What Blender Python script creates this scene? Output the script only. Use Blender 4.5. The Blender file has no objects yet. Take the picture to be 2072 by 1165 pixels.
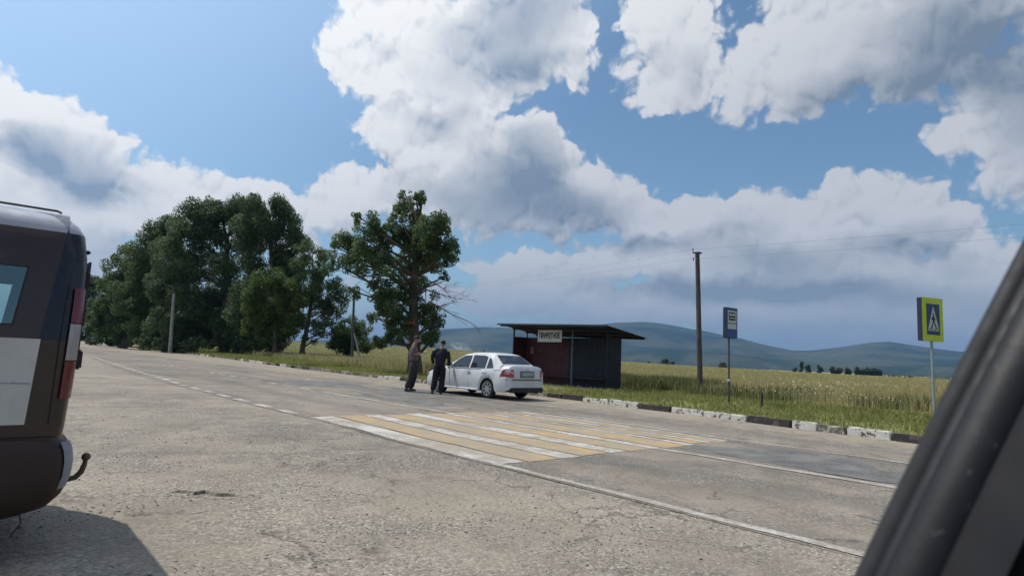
import bpy, bmesh, math, random
import numpy as np
from mathutils import Vector, Matrix, Quaternion, noise as mnoise
random.seed(7); RNG = np.random.default_rng(7)
D = bpy.data; S = bpy.context.scene
rad = math.radians; PI = math.pi

# ------------------------------------------------------------------ camera
# world frame: +y runs along the road away from us, +x across it to the right
CAM_Z = 1.3; YAW = rad(40.93); PITCH = rad(6.44); ROLL = math.atan(.0454)
cam_d = D.cameras.new('camera'); cam = D.objects.new('camera', cam_d); S.collection.objects.link(cam)
cam.location = (0, 0, CAM_Z)
cam.rotation_euler = (Matrix.Rotation(-YAW, 3, 'Z') @ Matrix.Rotation(PI/2 + PITCH, 3, 'X') @ Matrix.Rotation(ROLL, 3, 'Z')).to_euler()
cam_d.sensor_width = 36; cam_d.lens = 21.72; cam_d.clip_start = .05; cam_d.clip_end = 60000
cam_d.dof.use_dof = True; cam_d.dof.focus_distance = 22; cam_d.dof.aperture_fstop = 4.6
S.camera = cam
S.render.resolution_x = 1024; S.render.resolution_y = 575

# ------------------------------------------------------------------ light
SUN_EL = rad(61); SUN_AZ = rad(-27)          # azimuth measured from +y towards +x
sd = Vector((math.sin(SUN_AZ)*math.cos(SUN_EL), math.cos(SUN_AZ)*math.cos(SUN_EL), math.sin(SUN_EL)))
sun_d = D.lights.new('sun', 'SUN'); sun_d.energy = 3.6; sun_d.angle = rad(.55); sun_d.color = (1, .95, .87)
sun = D.objects.new('sun', sun_d); S.collection.objects.link(sun)
sun.rotation_euler = sd.to_track_quat('Z', 'Y').to_euler(); sun.location = (0, 0, 60)
vs = S.view_settings
vs.view_transform = 'Standard'; vs.look = 'None'; vs.gamma = 1; vs.use_curve_mapping = False; vs.exposure = 0.10

def sky_angles(px, py):
    """direction (azimuth from +y, elevation) of a cloud feature"""
    u, v = px - 1036, py - 582.5; r = ROLL; p = PITCH; f = 1250
    a = u*math.cos(r) + v*math.sin(r); b = -u*math.sin(r) + v*math.cos(r)
    X, Y, Z = a, f*math.cos(p) + b*math.sin(p), -b*math.cos(p) + f*math.sin(p)
    return math.atan2(X, Y) + YAW, math.atan2(Z, math.hypot(X, Y))

CLOUDS = [(1000,60,200,120),(760,15,85,70),(680,110,62,62),(745,150,90,65),(860,110,130,110),(1085,80,110,120),(1165,75,60,110),(930,185,120,55),
 (770,255,75,65),(860,270,110,65),(960,250,90,55),(1085,280,82,50),(1020,330,150,95),(900,385,200,75),(1150,370,110,70),(1060,430,260,60),(1240,395,85,50),(1310,425,80,50),
 (0,160,60,55),(40,220,90,60),(140,270,110,75),(60,340,160,110),(225,340,110,75),(320,375,65,50),(430,385,110,48),(530,385,70,42),(650,415,80,50),(740,400,120,65),(250,440,300,55),(80,500,260,60),(420,460,300,50),
 (1340,100,90,115),(1300,30,60,70),(1410,150,110,90),(1560,180,150,70),(1400,30,70,80),(1620,60,150,110),(1740,130,220,110),(1920,60,280,150),(2010,230,150,120),(2060,330,130,90),(1330,190,80,45),
 (1430,425,100,48),(1545,430,100,52),(1510,490,260,70),(1740,400,95,55),(1850,420,110,65),(1700,470,250,75),(1940,455,90,50),(1985,530,110,55),(1850,590,300,60),(1320,520,210,45),(1090,550,170,42),(1000,600,140,35),(1640,570,420,75),(1380,620,500,45),(1900,-120,500,160),(900,-120,350,120),(2300,120,300,250),(2350,560,300,120),(-220,330,220,160),(1850,650,400,60)]
DARKS = [(1010,95,150,120,1.),(1110,10,130,80,.8),(1065,335,120,85,1.1),(1000,405,230,55,.9),(1190,430,130,50,.8),(870,265,60,42,.6),(160,345,165,75,1.),(240,385,110,40,.6),(40,290,90,45,.6),
 (1920,90,240,150,1.1),(2060,170,130,170,1.),(1690,205,260,60,.6),(1560,520,280,40,.5),(1450,585,380,36,1.2),(1780,600,300,42,1.),(1860,480,150,45,.7),(1330,490,130,32,.6),(1500,470,100,30,.5),(1250,655,500,30,.5),(800,470,200,40,.5),(1060,480,200,30,.5)]

def build_world():
    w = D.worlds.new('World'); S.world = w; w.use_nodes = True
    nt = w.node_tree; N = nt.nodes; L = nt.links; N.clear()
    def nd(t, **k):
        n = N.new(t)
        for a, b in k.items(): setattr(n, a, b)
        return n
    def M(op, a, b=None, c=None, clamp=False):
        n = nd('ShaderNodeMath', operation=op, use_clamp=clamp)
        for i, v in enumerate((a, b, c)):
            if v is None: continue
            if isinstance(v, (int, float)): n.inputs[i].default_value = v
            else: L.new(v, n.inputs[i])
        return n.outputs[0]
    def V(op, a, b=None, c=None):
        n = nd('ShaderNodeVectorMath', operation=op)
        for i, v in enumerate((a, b, c)):
            if v is None: continue
            if isinstance(v, (tuple, list)): n.inputs[i].default_value = v
            else: L.new(v, n.inputs[i])
        return n.outputs[1] if op in ('DOT_PRODUCT', 'LENGTH') else n.outputs[0]
    def smooth(x, a, b):
        n = nd('ShaderNodeMapRange', interpolation_type='SMOOTHSTEP')
        L.new(x, n.inputs[0]); n.inputs[1].default_value = a; n.inputs[2].default_value = b
        return n.outputs[0]
    def noise(vec, sc, det, rough, dist=0):
        n = nd('ShaderNodeTexNoise', noise_dimensions='2D'); L.new(vec, n.inputs['Vector'])
        n.inputs['Scale'].default_value = sc; n.inputs['Detail'].default_value = det
        n.inputs['Roughness'].default_value = rough; n.inputs['Distortion'].default_value = dist
        return n
    def mixc(f, a, b):
        n = nd('ShaderNodeMix', data_type='RGBA')
        for s, v in ((n.inputs[0], f), (n.inputs[6], a), (n.inputs[7], b)):
            if isinstance(v, (int, float)): s.default_value = v
            elif isinstance(v, tuple): s.default_value = (*v, 1)
            else: L.new(v, s)
        return n.outputs[2]
    tc = nd('ShaderNodeTexCoord'); sep = nd('ShaderNodeSeparateXYZ'); L.new(tc.outputs['Generated'], sep.inputs[0])
    az = M('ARCTAN2', sep.outputs[0], sep.outputs[1]); el = M('ARCSINE', sep.outputs[2])
    comb = nd('ShaderNodeCombineXYZ'); L.new(az, comb.inputs[0]); L.new(el, comb.inputs[1]); P = comb.outputs[0]
    # stretch noise a little sideways, billows get smaller low down
    w1 = noise(P, 9, 2, .5); w2 = noise(P, 30, 6, .62)
    P1 = V('MULTIPLY_ADD', V('SUBTRACT', w1.outputs[1], (.5, .5, .5)), (.052, .045, 0), P)
    P2 = V('MULTIPLY_ADD', V('SUBTRACT', w2.outputs[1], (.5, .5, .5)), (.036, .034, 0), P1)
    def field(vec, blobs):
        acc = 0.0
        for b in blobs:
            a0, e0 = sky_angles(b[0], b[1]); a1, _ = sky_angles(b[0]+b[2], b[1]); _, e1 = sky_angles(b[0], b[1]-b[3])
            rx, ry = abs(a1-a0)*1.25, abs(e1-e0)*1.25
            q = V('MULTIPLY_ADD', vec, (1/rx, 1/ry, 0), (-a0/rx, -e0/ry, 0))
            d = V('DOT_PRODUCT', q, q)
            k = M('MULTIPLY_ADD', d, -1.0, 1.0, clamp=True)
            wt = b[4] if len(b) > 4 else 1.0
            k2 = M('MULTIPLY', k, wt) if wt != 1.0 else k
            acc = M('MULTIPLY_ADD', k, k2, acc)
        return acc
    cov = field(P2, CLOUDS); P3 = V('ADD', P1, (-.012, .055, 0)); covup = field(P3, CLOUDS)
    def vor(vec, sc):
        n = nd('ShaderNodeTexVoronoi', voronoi_dimensions='2D'); L.new(vec, n.inputs['Vector']); n.inputs['Scale'].default_value = sc; return n.outputs['Distance']
    Pb = V('MULTIPLY_ADD', V('SUBTRACT', w2.outputs[1], (.5, .5, .5)), (.016, .016, 0), P1)
    def puffs(vec): return M('MULTIPLY_ADD', vor(vec, 34), .30, M('MULTIPLY_ADD', vor(vec, 80), .13, M('MULTIPLY', vor(vec, 14), .42)))
    pf = puffs(Pb); pf2 = puffs(V('ADD', Pb, (-.006, .012, 0)))
    # fair-weather cloud over the rest of the sky, outside the piece the picture shows
    g = noise(P, 3.2, 4, .55); a_c = M('ABSOLUTE', M('SUBTRACT', az, YAW))
    outm = M('MAXIMUM', smooth(a_c, .85, 1.1), smooth(el, .62, .8))
    cov = M('MULTIPLY_ADD', M('MULTIPLY', smooth(g.outputs[0], .48, .62), outm), .8, cov)
    fine = noise(P2, 42, 6, .6)
    low = smooth(el, .20, .04)
    cov2 = M('MULTIPLY_ADD', M('SUBTRACT', fine.outputs[0], .5), .40, M('MULTIPLY', M('MULTIPLY', M('SUBTRACT', .36, pf), M('MULTIPLY_ADD', low, -1.2, 1.9)), 1.0))
    cov2 = M('ADD', cov2, cov)
    cov2 = M('MULTIPLY_ADD', low, .30, cov2)
    alpha = M('MULTIPLY', smooth(cov2, .12, .50), smooth(M('MULTIPLY_ADD', low, .2, cov), .01, .14))
    # billow relief, lit from the sun's side (up and to the left)
    na = noise(P1, 11, 6, .5); sh = V('ADD', P1, (-.012, .022, 0)); nb = noise(sh, 11, 6, .5)
    relief = M('SUBTRACT', na.outputs[0], nb.outputs[0])
    wd = V('MULTIPLY_ADD', V('SUBTRACT', w2.outputs[1], (.5, .5, .5)), (.025, .022, 0), P1)
    dk = field(wd, DARKS)
    thick = smooth(cov2, .35, 1.5)
    base = smooth(M('MULTIPLY_ADD', cov, -.45, covup), .15, 1.3)
    edge = M('MULTIPLY', smooth(cov2, 1.6, .5), M('MULTIPLY_ADD', low, -.6, 1.0)); rel2 = M('MULTIPLY_ADD', M('SUBTRACT', pf, pf2), M('MULTIPLY_ADD', edge, 1.3, .2), M('MULTIPLY', relief, -.35))
    shade = M('ADD', rel2, M('MULTIPLY_ADD', dk, .72, M('MULTIPLY_ADD', base, .36, M('MULTIPLY_ADD', thick, .10, -.08))), clamp=True)
    sdn = V('DOT_PRODUCT', tc.outputs['Generated'], tuple(sd))
    near = smooth(sdn, .25, .80)      # 1 towards the sun
    bright = mixc(near, (.58, .60, .64), (1.0, 1.0, 1.0)); dark = mixc(near, (.17, .225, .30), (.31, .40, .53))
    ccol = mixc(shade, bright, dark); ccol = mixc(M('MULTIPLY', low, .66), ccol, mixc(near, (.34, .385, .425), (.66, .71, .74)))
    sky = nd('ShaderNodeTexSky'); sky.sky_type = 'NISHITA'; sky.sun_disc = False
    sky.sun_elevation = SUN_EL; sky.sun_rotation = SUN_AZ; sky.air_density = 1.0; sky.dust_density = 1.2; sky.ozone_density = 1.2
    sc = V('MULTIPLY', sky.outputs[0], (.086, .104, .108))
    lift = smooth(sdn, .45, .95); kv = M('MULTIPLY_ADD', lift, .75, 1.0); cv = nd('ShaderNodeCombineXYZ')
    for i in range(3): L.new(kv, cv.inputs[i])
    skyc = mixc(M('MULTIPLY', lift, .62), V('MULTIPLY', sc, cv.outputs[0]), (.54, .72, .93))
    final = mixc(M('MULTIPLY', alpha, .97), skyc, ccol)
    # below the horizon: dull ground tone
    final = mixc(smooth(el, -.02, -.05), final, (.12, .12, .10))
    bg = nd('ShaderNodeBackground'); L.new(final, bg.inputs[0]); bg.inputs[1].default_value = 1.0
    out = nd('ShaderNodeOutputWorld'); L.new(bg.outputs[0], out.inputs[0])
build_world()

# ------------------------------------------------------------------ helpers
def col3(c): return (*c, 1) if len(c) == 3 else c
class Mat:
    """small wrapper for building a node material"""
    def __init__(s, name):
        s.m = D.materials.new(name); s.m.use_nodes = True; s.nt = s.m.node_tree; s.N = s.nt.nodes; s.L = s.nt.links
        s.b = s.N['Principled BSDF']; s.geo = s.N.new('ShaderNodeNewGeometry'); s.P = s.geo.outputs['Position']
        s.tc = s.N.new('ShaderNodeTexCoord')
    def put(s, sock, v):
        if isinstance(v, (int, float)): sock.default_value = v
        elif isinstance(v, (tuple, list)): sock.default_value = tuple(v) if len(sock.default_value) == len(v) else col3(tuple(v))
        else: s.L.new(v, sock)
    def math(s, op, a, b=None, c=None, clamp=False):
        n = s.N.new('ShaderNodeMath'); n.operation = op; n.use_clamp = clamp
        for i, v in enumerate((a, b, c)):
            if v is not None: s.put(n.inputs[i], v)
        return n.outputs[0]
    def vmul(s, v, k):
        n = s.N.new('ShaderNodeVectorMath'); n.operation = 'MULTIPLY'; s.put(n.inputs[0], v); n.inputs[1].default_value = k; return n.outputs[0]
    def noise(s, sc, det=4, rough=.55, vec=None, dist=0, colour=False):
        n = s.N.new('ShaderNodeTexNoise'); s.L.new(vec or s.P, n.inputs['Vector'])
        n.inputs['Scale'].default_value = sc; n.inputs['Detail'].default_value = det; n.inputs['Roughness'].default_value = rough; n.inputs['Distortion'].default_value = dist
        return n.outputs[1 if colour else 0]
    def voro(s, sc, feature='F1', vec=None, out=0, rnd=1):
        n = s.N.new('ShaderNodeTexVoronoi'); n.feature = feature; s.L.new(vec or s.P, n.inputs['Vector'])
        n.inputs['Scale'].default_value = sc; n.inputs['Randomness'].default_value = rnd; return n.outputs[out]
    def ramp(s, f, a, b, lo=0., hi=1.):
        n = s.N.new('ShaderNodeMapRange'); n.interpolation_type = 'SMOOTHSTEP'; s.put(n.inputs[0], f)
        for i, v in ((1, a), (2, b), (3, lo), (4, hi)): n.inputs[i].default_value = v
        return n.outputs[0]
    def mix(s, f, a, b, mode='MIX'):
        n = s.N.new('ShaderNodeMix'); n.data_type = 'RGBA'; n.blend_type = mode
        s.put(n.inputs[0], f); s.put(n.inputs[6], a); s.put(n.inputs[7], b); return n.outputs[2]
    def attr(s, name):
        n = s.N.new('ShaderNodeAttribute'); n.attribute_name = name; return n.outputs['Fac']
    def bump(s, h, strength=.4, dist=.01):
        n = s.N.new('ShaderNodeBump'); s.L.new(h, n.inputs['Height']); n.inputs['Strength'].default_value = strength; n.inputs['Distance'].default_value = dist
        s.L.new(n.outputs[0], s.b.inputs['Normal'])
    def set(s, **k):
        names = dict(col='Base Color', rough='Roughness', metal='Metallic', spec='Specular IOR Level', coat='Coat Weight', trans='Transmission Weight', sheen='Sheen Weight', alpha='Alpha')
        for a, v in k.items(): s.put(s.b.inputs[names[a]], v)
        return s
MATS = {}
def plain(name, c, rough=.6, var=.18, scale=6., metal=0., spec=.4, coat=0., bump=0., bscale=60.):
    """painted / plain material with broad unevenness"""
    if name in MATS: return MATS[name]
    m = Mat(name); P = m.tc.outputs['Object']
    n = m.noise(scale, 5, .6, vec=P); lo = tuple(x*(1-var) for x in c); hi = tuple(min(1, x*(1+var)) for x in c)
    m.set(col=m.mix(m.ramp(n, .3, .7), lo, hi), rough=m.ramp(m.noise(scale*2.5, 3, .5, vec=P), .3, .7, max(.02, rough-.08), min(1, rough+.08)), metal=metal, spec=spec, coat=coat)
    if bump: m.bump(m.noise(bscale, 4, .6, vec=P), bump, .01)
    MATS[name] = m.m; return m.m
def glass(name, c=(.02, .025, .03), rough=.04):
    if name in MATS: return MATS[name]
    m = Mat(name); m.set(col=c, rough=rough, spec=.6); MATS[name] = m.m; return m.m

def tag(o, label=None, cat=None, group=None, kind=None):
    if label: o['label'] = label
    if cat: o['category'] = cat
    if group: o['group'] = group
    if kind: o['kind'] = kind
    return o
def thing(name, label, cat, loc=(0, 0, 0), rz=0., group=None):
    o = D.objects.new(name, None); S.collection.objects.link(o); o.location = loc; o.rotation_euler = (0, 0, rz)
    o.empty_display_size = .2
    return tag(o, label, cat, group)
def mesh_obj(name, verts, faces, mats, parent=None, smooth=None, fmat=None):
    me = D.meshes.new(name); me.from_pydata([tuple(v) for v in verts], [], faces)
    for m in (mats if isinstance(mats, (list, tuple)) else [mats]): me.materials.append(m)
    if fmat is not None: me.polygons.foreach_set('material_index', fmat)
    if smooth is not None:
        me.polygons.foreach_set('use_smooth', [True]*len(me.polygons))
        if smooth > 0: me.set_sharp_from_angle(angle=rad(smooth))
    me.update(); o = D.objects.new(name, me); S.collection.objects.link(o)
    if parent: o.parent = parent
    return o
def np_mesh(name, co, quads, mat, parent=None, tint=None, smooth=False):
    """big mesh from arrays: co (n,3), quads (m,k)"""
    me = D.meshes.new(name); k = quads.shape[1]; m = len(quads)
    me.vertices.add(len(co)); me.vertices.foreach_set('co', co.astype(np.float32).ravel())
    me.loops.add(m*k); me.loops.foreach_set('vertex_index', quads.astype(np.int32).ravel())
    me.polygons.add(m); me.polygons.foreach_set('loop_start', np.arange(0, m*k, k, dtype=np.int32))
    me.update(calc_edges=True)
    if tint is not None:
        a = me.attributes.new('tint', 'FLOAT', 'FACE'); a.data.foreach_set('value', tint.astype(np.float32))
    if smooth: me.polygons.foreach_set('use_smooth', [True]*m)
    me.materials.append(mat); me.validate(); o = D.objects.new(name, me); S.collection.objects.link(o)
    if parent: o.parent = parent
    return o
class MB:
    """collects boxes, tubes, prisms; build() links them as ONE mesh object"""
    def __init__(s): s.v = []; s.f = []; s.fm = []
    def add(s, v, f, mi=0):
        b = len(s.v); s.v += [tuple(p) for p in v]; s.f += [tuple(i+b for i in q) for q in f]; s.fm += [mi]*len(f); return s
    def box(s, c, d, rz=0., mi=0, bev=0., rot=None):
        bm = bmesh.new(); bmesh.ops.create_cube(bm, size=1)
        bmesh.ops.scale(bm, vec=d, verts=bm.verts)
        if bev: bmesh.ops.bevel(bm, geom=bm.edges[:], offset=bev, segments=2, affect='EDGES', clamp_overlap=True)
        M_ = Matrix.Translation(c) @ (rot.to_4x4() if rot else Matrix.Rotation(rz, 4, 'Z')); bm.transform(M_)
        bm.verts.index_update(); s.add([v.co[:] for v in bm.verts], [[v.index for v in f.verts] for f in bm.faces], mi); bm.free(); return s
    def tube(s, pts, rs, n=8, mi=0, cap=True):
        pts = [Vector(p) for p in pts]; rs = rs if isinstance(rs, (list, tuple)) else [rs]*len(pts)
        v = []; f = []; prev = None
        for i, p in enumerate(pts):
            t = (pts[min(i+1, len(pts)-1)] - pts[max(i-1, 0)]).normalized()
            a = prev if prev else (Vector((1, 0, 0)) if abs(t.x) < .8 else Vector((0, 1, 0)))
            x = (a - t*a.dot(t)).normalized(); y = t.cross(x); prev = x
            v += [p + (x*math.cos(2*PI*k/n) + y*math.sin(2*PI*k/n))*rs[i] for k in range(n)]
        for i in range(len(pts)-1):
            f += [(i*n+k, i*n+(k+1) % n, (i+1)*n+(k+1) % n, (i+1)*n+k) for k in range(n)]
        if cap: f += [tuple(range(n))[::-1], tuple(range((len(pts)-1)*n, len(pts)*n))]
        return s.add(v, f, mi)
    def poly(s, pts, thick, mi=0):
        """planar polygon given by 3D points, extruded by the vector thick"""
        t = Vector(thick); n = len(pts); v = [Vector(p) for p in pts]; v += [p+t for p in v]
        f = [tuple(range(n))[::-1], tuple(range(n, 2*n))] + [(k, (k+1) % n, n+(k+1) % n, n+k) for k in range(n)]
        return s.add(v, f, mi)
    def lathe(s, prof, n=24, centre=(0, 0, 0), axis='X', mi=0):
        v = []; f = []
        for r, h in prof:
            for k in range(n):
                c_, s_ = r*math.cos(2*PI*k/n), r*math.sin(2*PI*k/n)
                v.append(Vector((h, c_, s_) if axis == 'X' else (c_, s_, h)) + Vector(centre))
        for i in range(len(prof)-1):
            f += [(i*n+k, i*n+(k+1) % n, (i+1)*n+(k+1) % n, (i+1)*n+k) for k in range(n)]
        return s.add(v, f, mi)
    def build(s, name, mats, parent=None, smooth=None):
        o = mesh_obj(name, s.v, s.f, mats, parent, smooth, s.fm)
        return o

# ------------------------------------------------------------------ ground, road, terrain
def kerb_x(y):
    K = [(-60, 9.5), (-12, 12.6), (-1, 13.6), (4.4, 14.1), (6, 14.3), (7.7, 14.5), (10.1, 14.8), (12.5, 14.98), (14.5, 15.2), (18, 15.3), (22, 15.3), (27, 15.35), (31.5, 15.65), (38, 15.95), (48, 16.8), (60, 18.2), (80, 20.), (115, 22.5), (160, 25.5), (230, 31), (300, 39), (420, 60)]
    for (y0, x0), (y1, x1) in zip(K, K[1:]):
        if y <= y1: return x0 + (x1-x0)*(y-y0)/(y1-y0)
    return K[-1][1]
def sstep(a, b, x):
    t = np.clip((x-a)/(b-a), 0, 1); return t*t*(3-2*t)

def asphalt(name, road):
    m = Mat(name); P = m.P
    big = m.noise(.22, 5, .6); mid = m.noise(1.3, 6, .65); fine = m.noise(26, 4, .7)
    st = m.voro(55, out=1); sd_ = m.voro(55, out=0)
    stc = m.math('MULTIPLY', m.N.new('ShaderNodeSeparateColor').outputs[0], 1.0)
    sp = [n for n in m.N if n.type == 'SEPARATE_COLOR'][0]; m.L.new(st, sp.inputs[0])
    strt = m.noise(.8, 4, .6, vec=m.vmul(P, (1.0, .12, 1)))
    if road:
        a, b = (.14, .120, .098), (.25, .215, .172)
    else:
        a, b = (.155, .134, .108), (.285, .245, .193)
    c = m.mix(m.ramp(big, .35, .66), a, b)
    c = m.mix(m.ramp(mid, .38, .68, 0, .55), c, tuple(x*1.28 for x in b))
    dk_ = m.ramp(m.noise(.33, 5, .7, dist=.6), .54, .64, 0, .65); c = m.mix(dk_, c, (.13, .115, .10) if not road else (.10, .095, .09))
    dust = m.ramp(m.noise(.5, 4, .6, vec=m.vmul(P, (1.2, .7, 1))), .5, .7, 0, .55 if not road else .35)
    c = m.mix(dust, c, (.31, .255, .19))
    if road:
        c = m.mix(m.ramp(strt, .52, .66, 0, .55), c, (.095, .097, .098))
        sp_ = m.N.new('ShaderNodeSeparateXYZ'); m.L.new(P, sp_.inputs[0]); xw = m.math('MULTIPLY_ADD', m.noise(.4, 3, .5), .8, sp_.outputs[0])
        tr_ = m.math('SINE', m.math('MULTIPLY', xw, 3.7)); c = m.mix(m.math('MULTIPLY', m.ramp(tr_, .1, .9, 0, .42), m.ramp(mid, .3, .6)), c, (.105, .10, .095))
        c = m.mix(m.math('MULTIPLY', m.ramp(xw, 12.2, 14.3, 0, .7), m.ramp(mid, .25, .6)), c, (.36, .30, .22))
    # loose stones: each cell its own tone, stronger where the surface has ravelled
    rav = m.ramp(m.noise(.7, 5, .65), .40, .62, .12 if road else .30, .85 if not road else .55)
    c = m.mix(m.math('MULTIPLY', rav, m.ramp(sp.outputs[0], .55, .95, 0, .75)), c, (.50, .46, .40))
    c = m.mix(m.math('MULTIPLY', rav, m.ramp(sp.outputs[1], .66, .92, 0, .8)), c, (.07, .065, .06))
    c = m.mix(m.ramp(fine, .42, .66, 0, .38), c, (.10, .09, .075))
    # cracks
    wv = m.N.new('ShaderNodeVectorMath'); wv.operation = 'MULTIPLY_ADD'; m.L.new(m.noise(1.6, 5, .6, colour=True), wv.inputs[0]); wv.inputs[1].default_value = (1.1, 1.1, 0); m.L.new(P, wv.inputs[2])
    cr = m.voro(.85, 'DISTANCE_TO_EDGE', vec=wv.outputs[0]); cr2 = m.voro(3.2, 'DISTANCE_TO_EDGE', vec=wv.outputs[0])
    cm = m.ramp(cr, .004, .022, 1, 0); cm2 = m.math('MULTIPLY', m.ramp(cr2, .006, .05, 1, 0), m.ramp(m.noise(.45, 3, .5), .54, .64))
    cm = m.math('MULTIPLY', cm, m.ramp(m.noise(.8, 3, .6), .48, .62))
    crack = m.math('MAXIMUM', cm, cm2)
    c = m.mix(m.math('MULTIPLY', crack, .6), c, (.06, .05, .04))
    h = m.math('ADD', m.math('MULTIPLY', m.math('SUBTRACT', 1.0, sd_), m.math('MULTIPLY', rav, 1.1)), m.math('MULTIPLY', fine, .7))
    h = m.math('SUBTRACT', h, m.math('MULTIPLY', crack, .9))
    c = m.mix(m.math('MULTIPLY', m.ramp(m.noise(13, 5, .75), .54, .66, 0, .5), rav), c, (.085, .075, .062))
    m.set(col=c, rough=.9, spec=.25); m.bump(h, .7 if not road else .45, .010)
    return m, c
m_road, _ = asphalt('road_asphalt', True); m_lot, _ = asphalt('gravelly_asphalt', False)

def strip(name, ys, xl, xr, nx, zf, mat, label=None):
    v = []; f = []
    for y in ys:
        a, b = xl(y), xr(y)
        for i in range(nx+1):
            x = a + (b-a)*i/nx; v.append((x, y, zf(x, y)))
    n = nx+1
    for j in range(len(ys)-1):
        for i in range(nx): f.append((j*n+i, j*n+i+1, (j+1)*n+i+1, (j+1)*n+i))
    o = mesh_obj(name, v, f, mat, smooth=0); return tag(o, kind='structure')
ys = [-60, -40, -25] + list(np.arange(-14, 60, 1.5)) + [65, 72, 80, 90, 100, 115, 130, 145, 160, 180, 205, 230, 265, 300, 350, 420]
uneven = lambda x, y: .018*mnoise.noise((x*.25, y*.25, 3)) + .010*mnoise.noise((x*.8, y*.8, 9))
# soil under everything
m_soil = plain('soil', (.16, .12, .08), .95, .3, .4)
def far_z(x, y):
    d = math.hypot(x, y); az = math.degrees(math.atan2(x, y))
    e = np.interp(az, [-30, 9, 19, 33, 52, 65, 75, 110], [-.0025, -.0025, .0085, .0088, .0012, -.0022, -.003, -.003])
    ridge = 1.3 + e*450 - .1
    t = float(sstep(70, 450, d)); z = ridge*t if ridge > 0 else ridge*t*.2
    if d > 450: z -= (d-450)*.012*min(1, (d-450)/150)
    return .1 + max(z, -14)
m_far = None
def terrain():
    global m_far
    m = Mat('grassland')
    # gold ripe field, greener bands, tracks of tractor passes
    big = m.noise(.012, 5, .6); md = m.noise(.12, 5, .6); fn = m.noise(2.2, 5, .7, vec=m.vmul(m.P, (1, .35, 1)))
    gold = m.mix(m.ramp(md, .35, .65), (.27, .205, .07), (.40, .33, .145))
    green = m.mix(m.ramp(md, .35, .65), (.115, .15, .045), (.20, .22, .075))
    sep = m.N.new('ShaderNodeSeparateXYZ'); m.L.new(m.P, sep.inputs[0])
    bandc = m.noise(.05, 4, .6, vec=m.vmul(m.P, (1.6, .25, 1)))
    # the ripe crop starts past the weeds; the far left meadow is greener
    side = m.ramp(m.math('ADD', m.math('SUBTRACT', sep.outputs[1], m.math('MULTIPLY', sep.outputs[0], 1.2)), m.math('MULTIPLY', md, 20)), 0, 60)
    gf = m.math('MAXIMUM', m.ramp(bandc, .50, .64, 0, .75), m.math('MULTIPLY', side, .8))
    near = m.ramp(m.math('MULTIPLY_ADD', md, 4, sep.outputs[0]), 24.5, 28)
    gf = m.math('MAXIMUM', gf, m.math('SUBTRACT', 1.0, near), clamp=True)
    c = m.mix(gf, gold, green)
    c = m.mix(m.ramp(fn, .5, .75, 0, .5), c, (.10, .09, .035)); c = m.mix(m.ramp(fn, .5, .25, 0, .35), c, (.42, .36, .17))
    m.set(col=c, rough=.95, spec=.1); m.bump(fn, .9, .25); m_far = m.m
    # polar-ish grid in front, reaching past the far trees
    v = []; f = []; azs = np.radians(np.concatenate([np.arange(-40, 130, 1.0)])); ds = list(np.geomspace(12, 1500, 60)) + [2200, 3500, 6000, 9000, 14000]
    # keep the road corridor out: push inner points to beyond the kerb
    for d in ds:
        for a in azs:
            x, y = d*math.sin(a), d*math.cos(a); v.append((x, y, far_z(x, y)))
    n = len(azs)
    for j in range(len(ds)-1):
        for i in range(n-1):
            q = (j*n+i, j*n+i+1, (j+1)*n+i+1, (j+1)*n+i)
            if any(v[k][0] < kerb_x(v[k][1]) + 7 and v[k][1] < 400 for k in q): continue
            if all(v[k][0] < 40 and v[k][1] > 395 for k in q) and False: continue
            f.append(q[::-1])
    tag(mesh_obj('meadow', v, f, m.m, smooth=0), kind='structure')
terrain()
tag(mesh_obj('ground', [(-16000, -16000, -.25), (16000, -16000, -.25), (16000, 16000, -.25), (-16000, 16000, -.25)], [(0, 1, 2, 3)], m_far), kind='structure')
strip('lay_by', ys, lambda y: -45, lambda y: 5.3 if y < 25 else 5.3 + (kerb_x(y)-kerb_x(25))*.9, 60, uneven, m_lot.m)
strip('road', ys, lambda y: 4.9 if y < 25 else 4.9 + (kerb_x(y)-kerb_x(25))*.9, kerb_x, 24, lambda x, y: .006 + uneven(x, y), m_road.m)

def verge_mat():
    m = Mat('verge_soil_and_turf'); md = m.noise(.9, 6, .65); fn = m.noise(9, 5, .7)
    c = m.mix(m.ramp(md, .38, .62), (.13, .135, .045), (.24, .225, .09)); c = m.mix(m.ramp(fn, .5, .75, 0, .6), c, (.22, .17, .09))
    c = m.mix(m.ramp(m.noise(.35, 4, .6), .56, .7, 0, .7), c, (.27, .21, .12))
    m.set(col=c, rough=.95, spec=.1); m.bump(fn, .8, .05); return m.m
m_verge = verge_mat()
strip('verge', ys, lambda y: kerb_x(y)+.13, lambda y: kerb_x(y)+14, 12, lambda x, y: .115 + .05*mnoise.noise((x*.3, y*.3, 1)) - (.02 if x > kerb_x(y)+10 else 0), m_verge)

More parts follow.
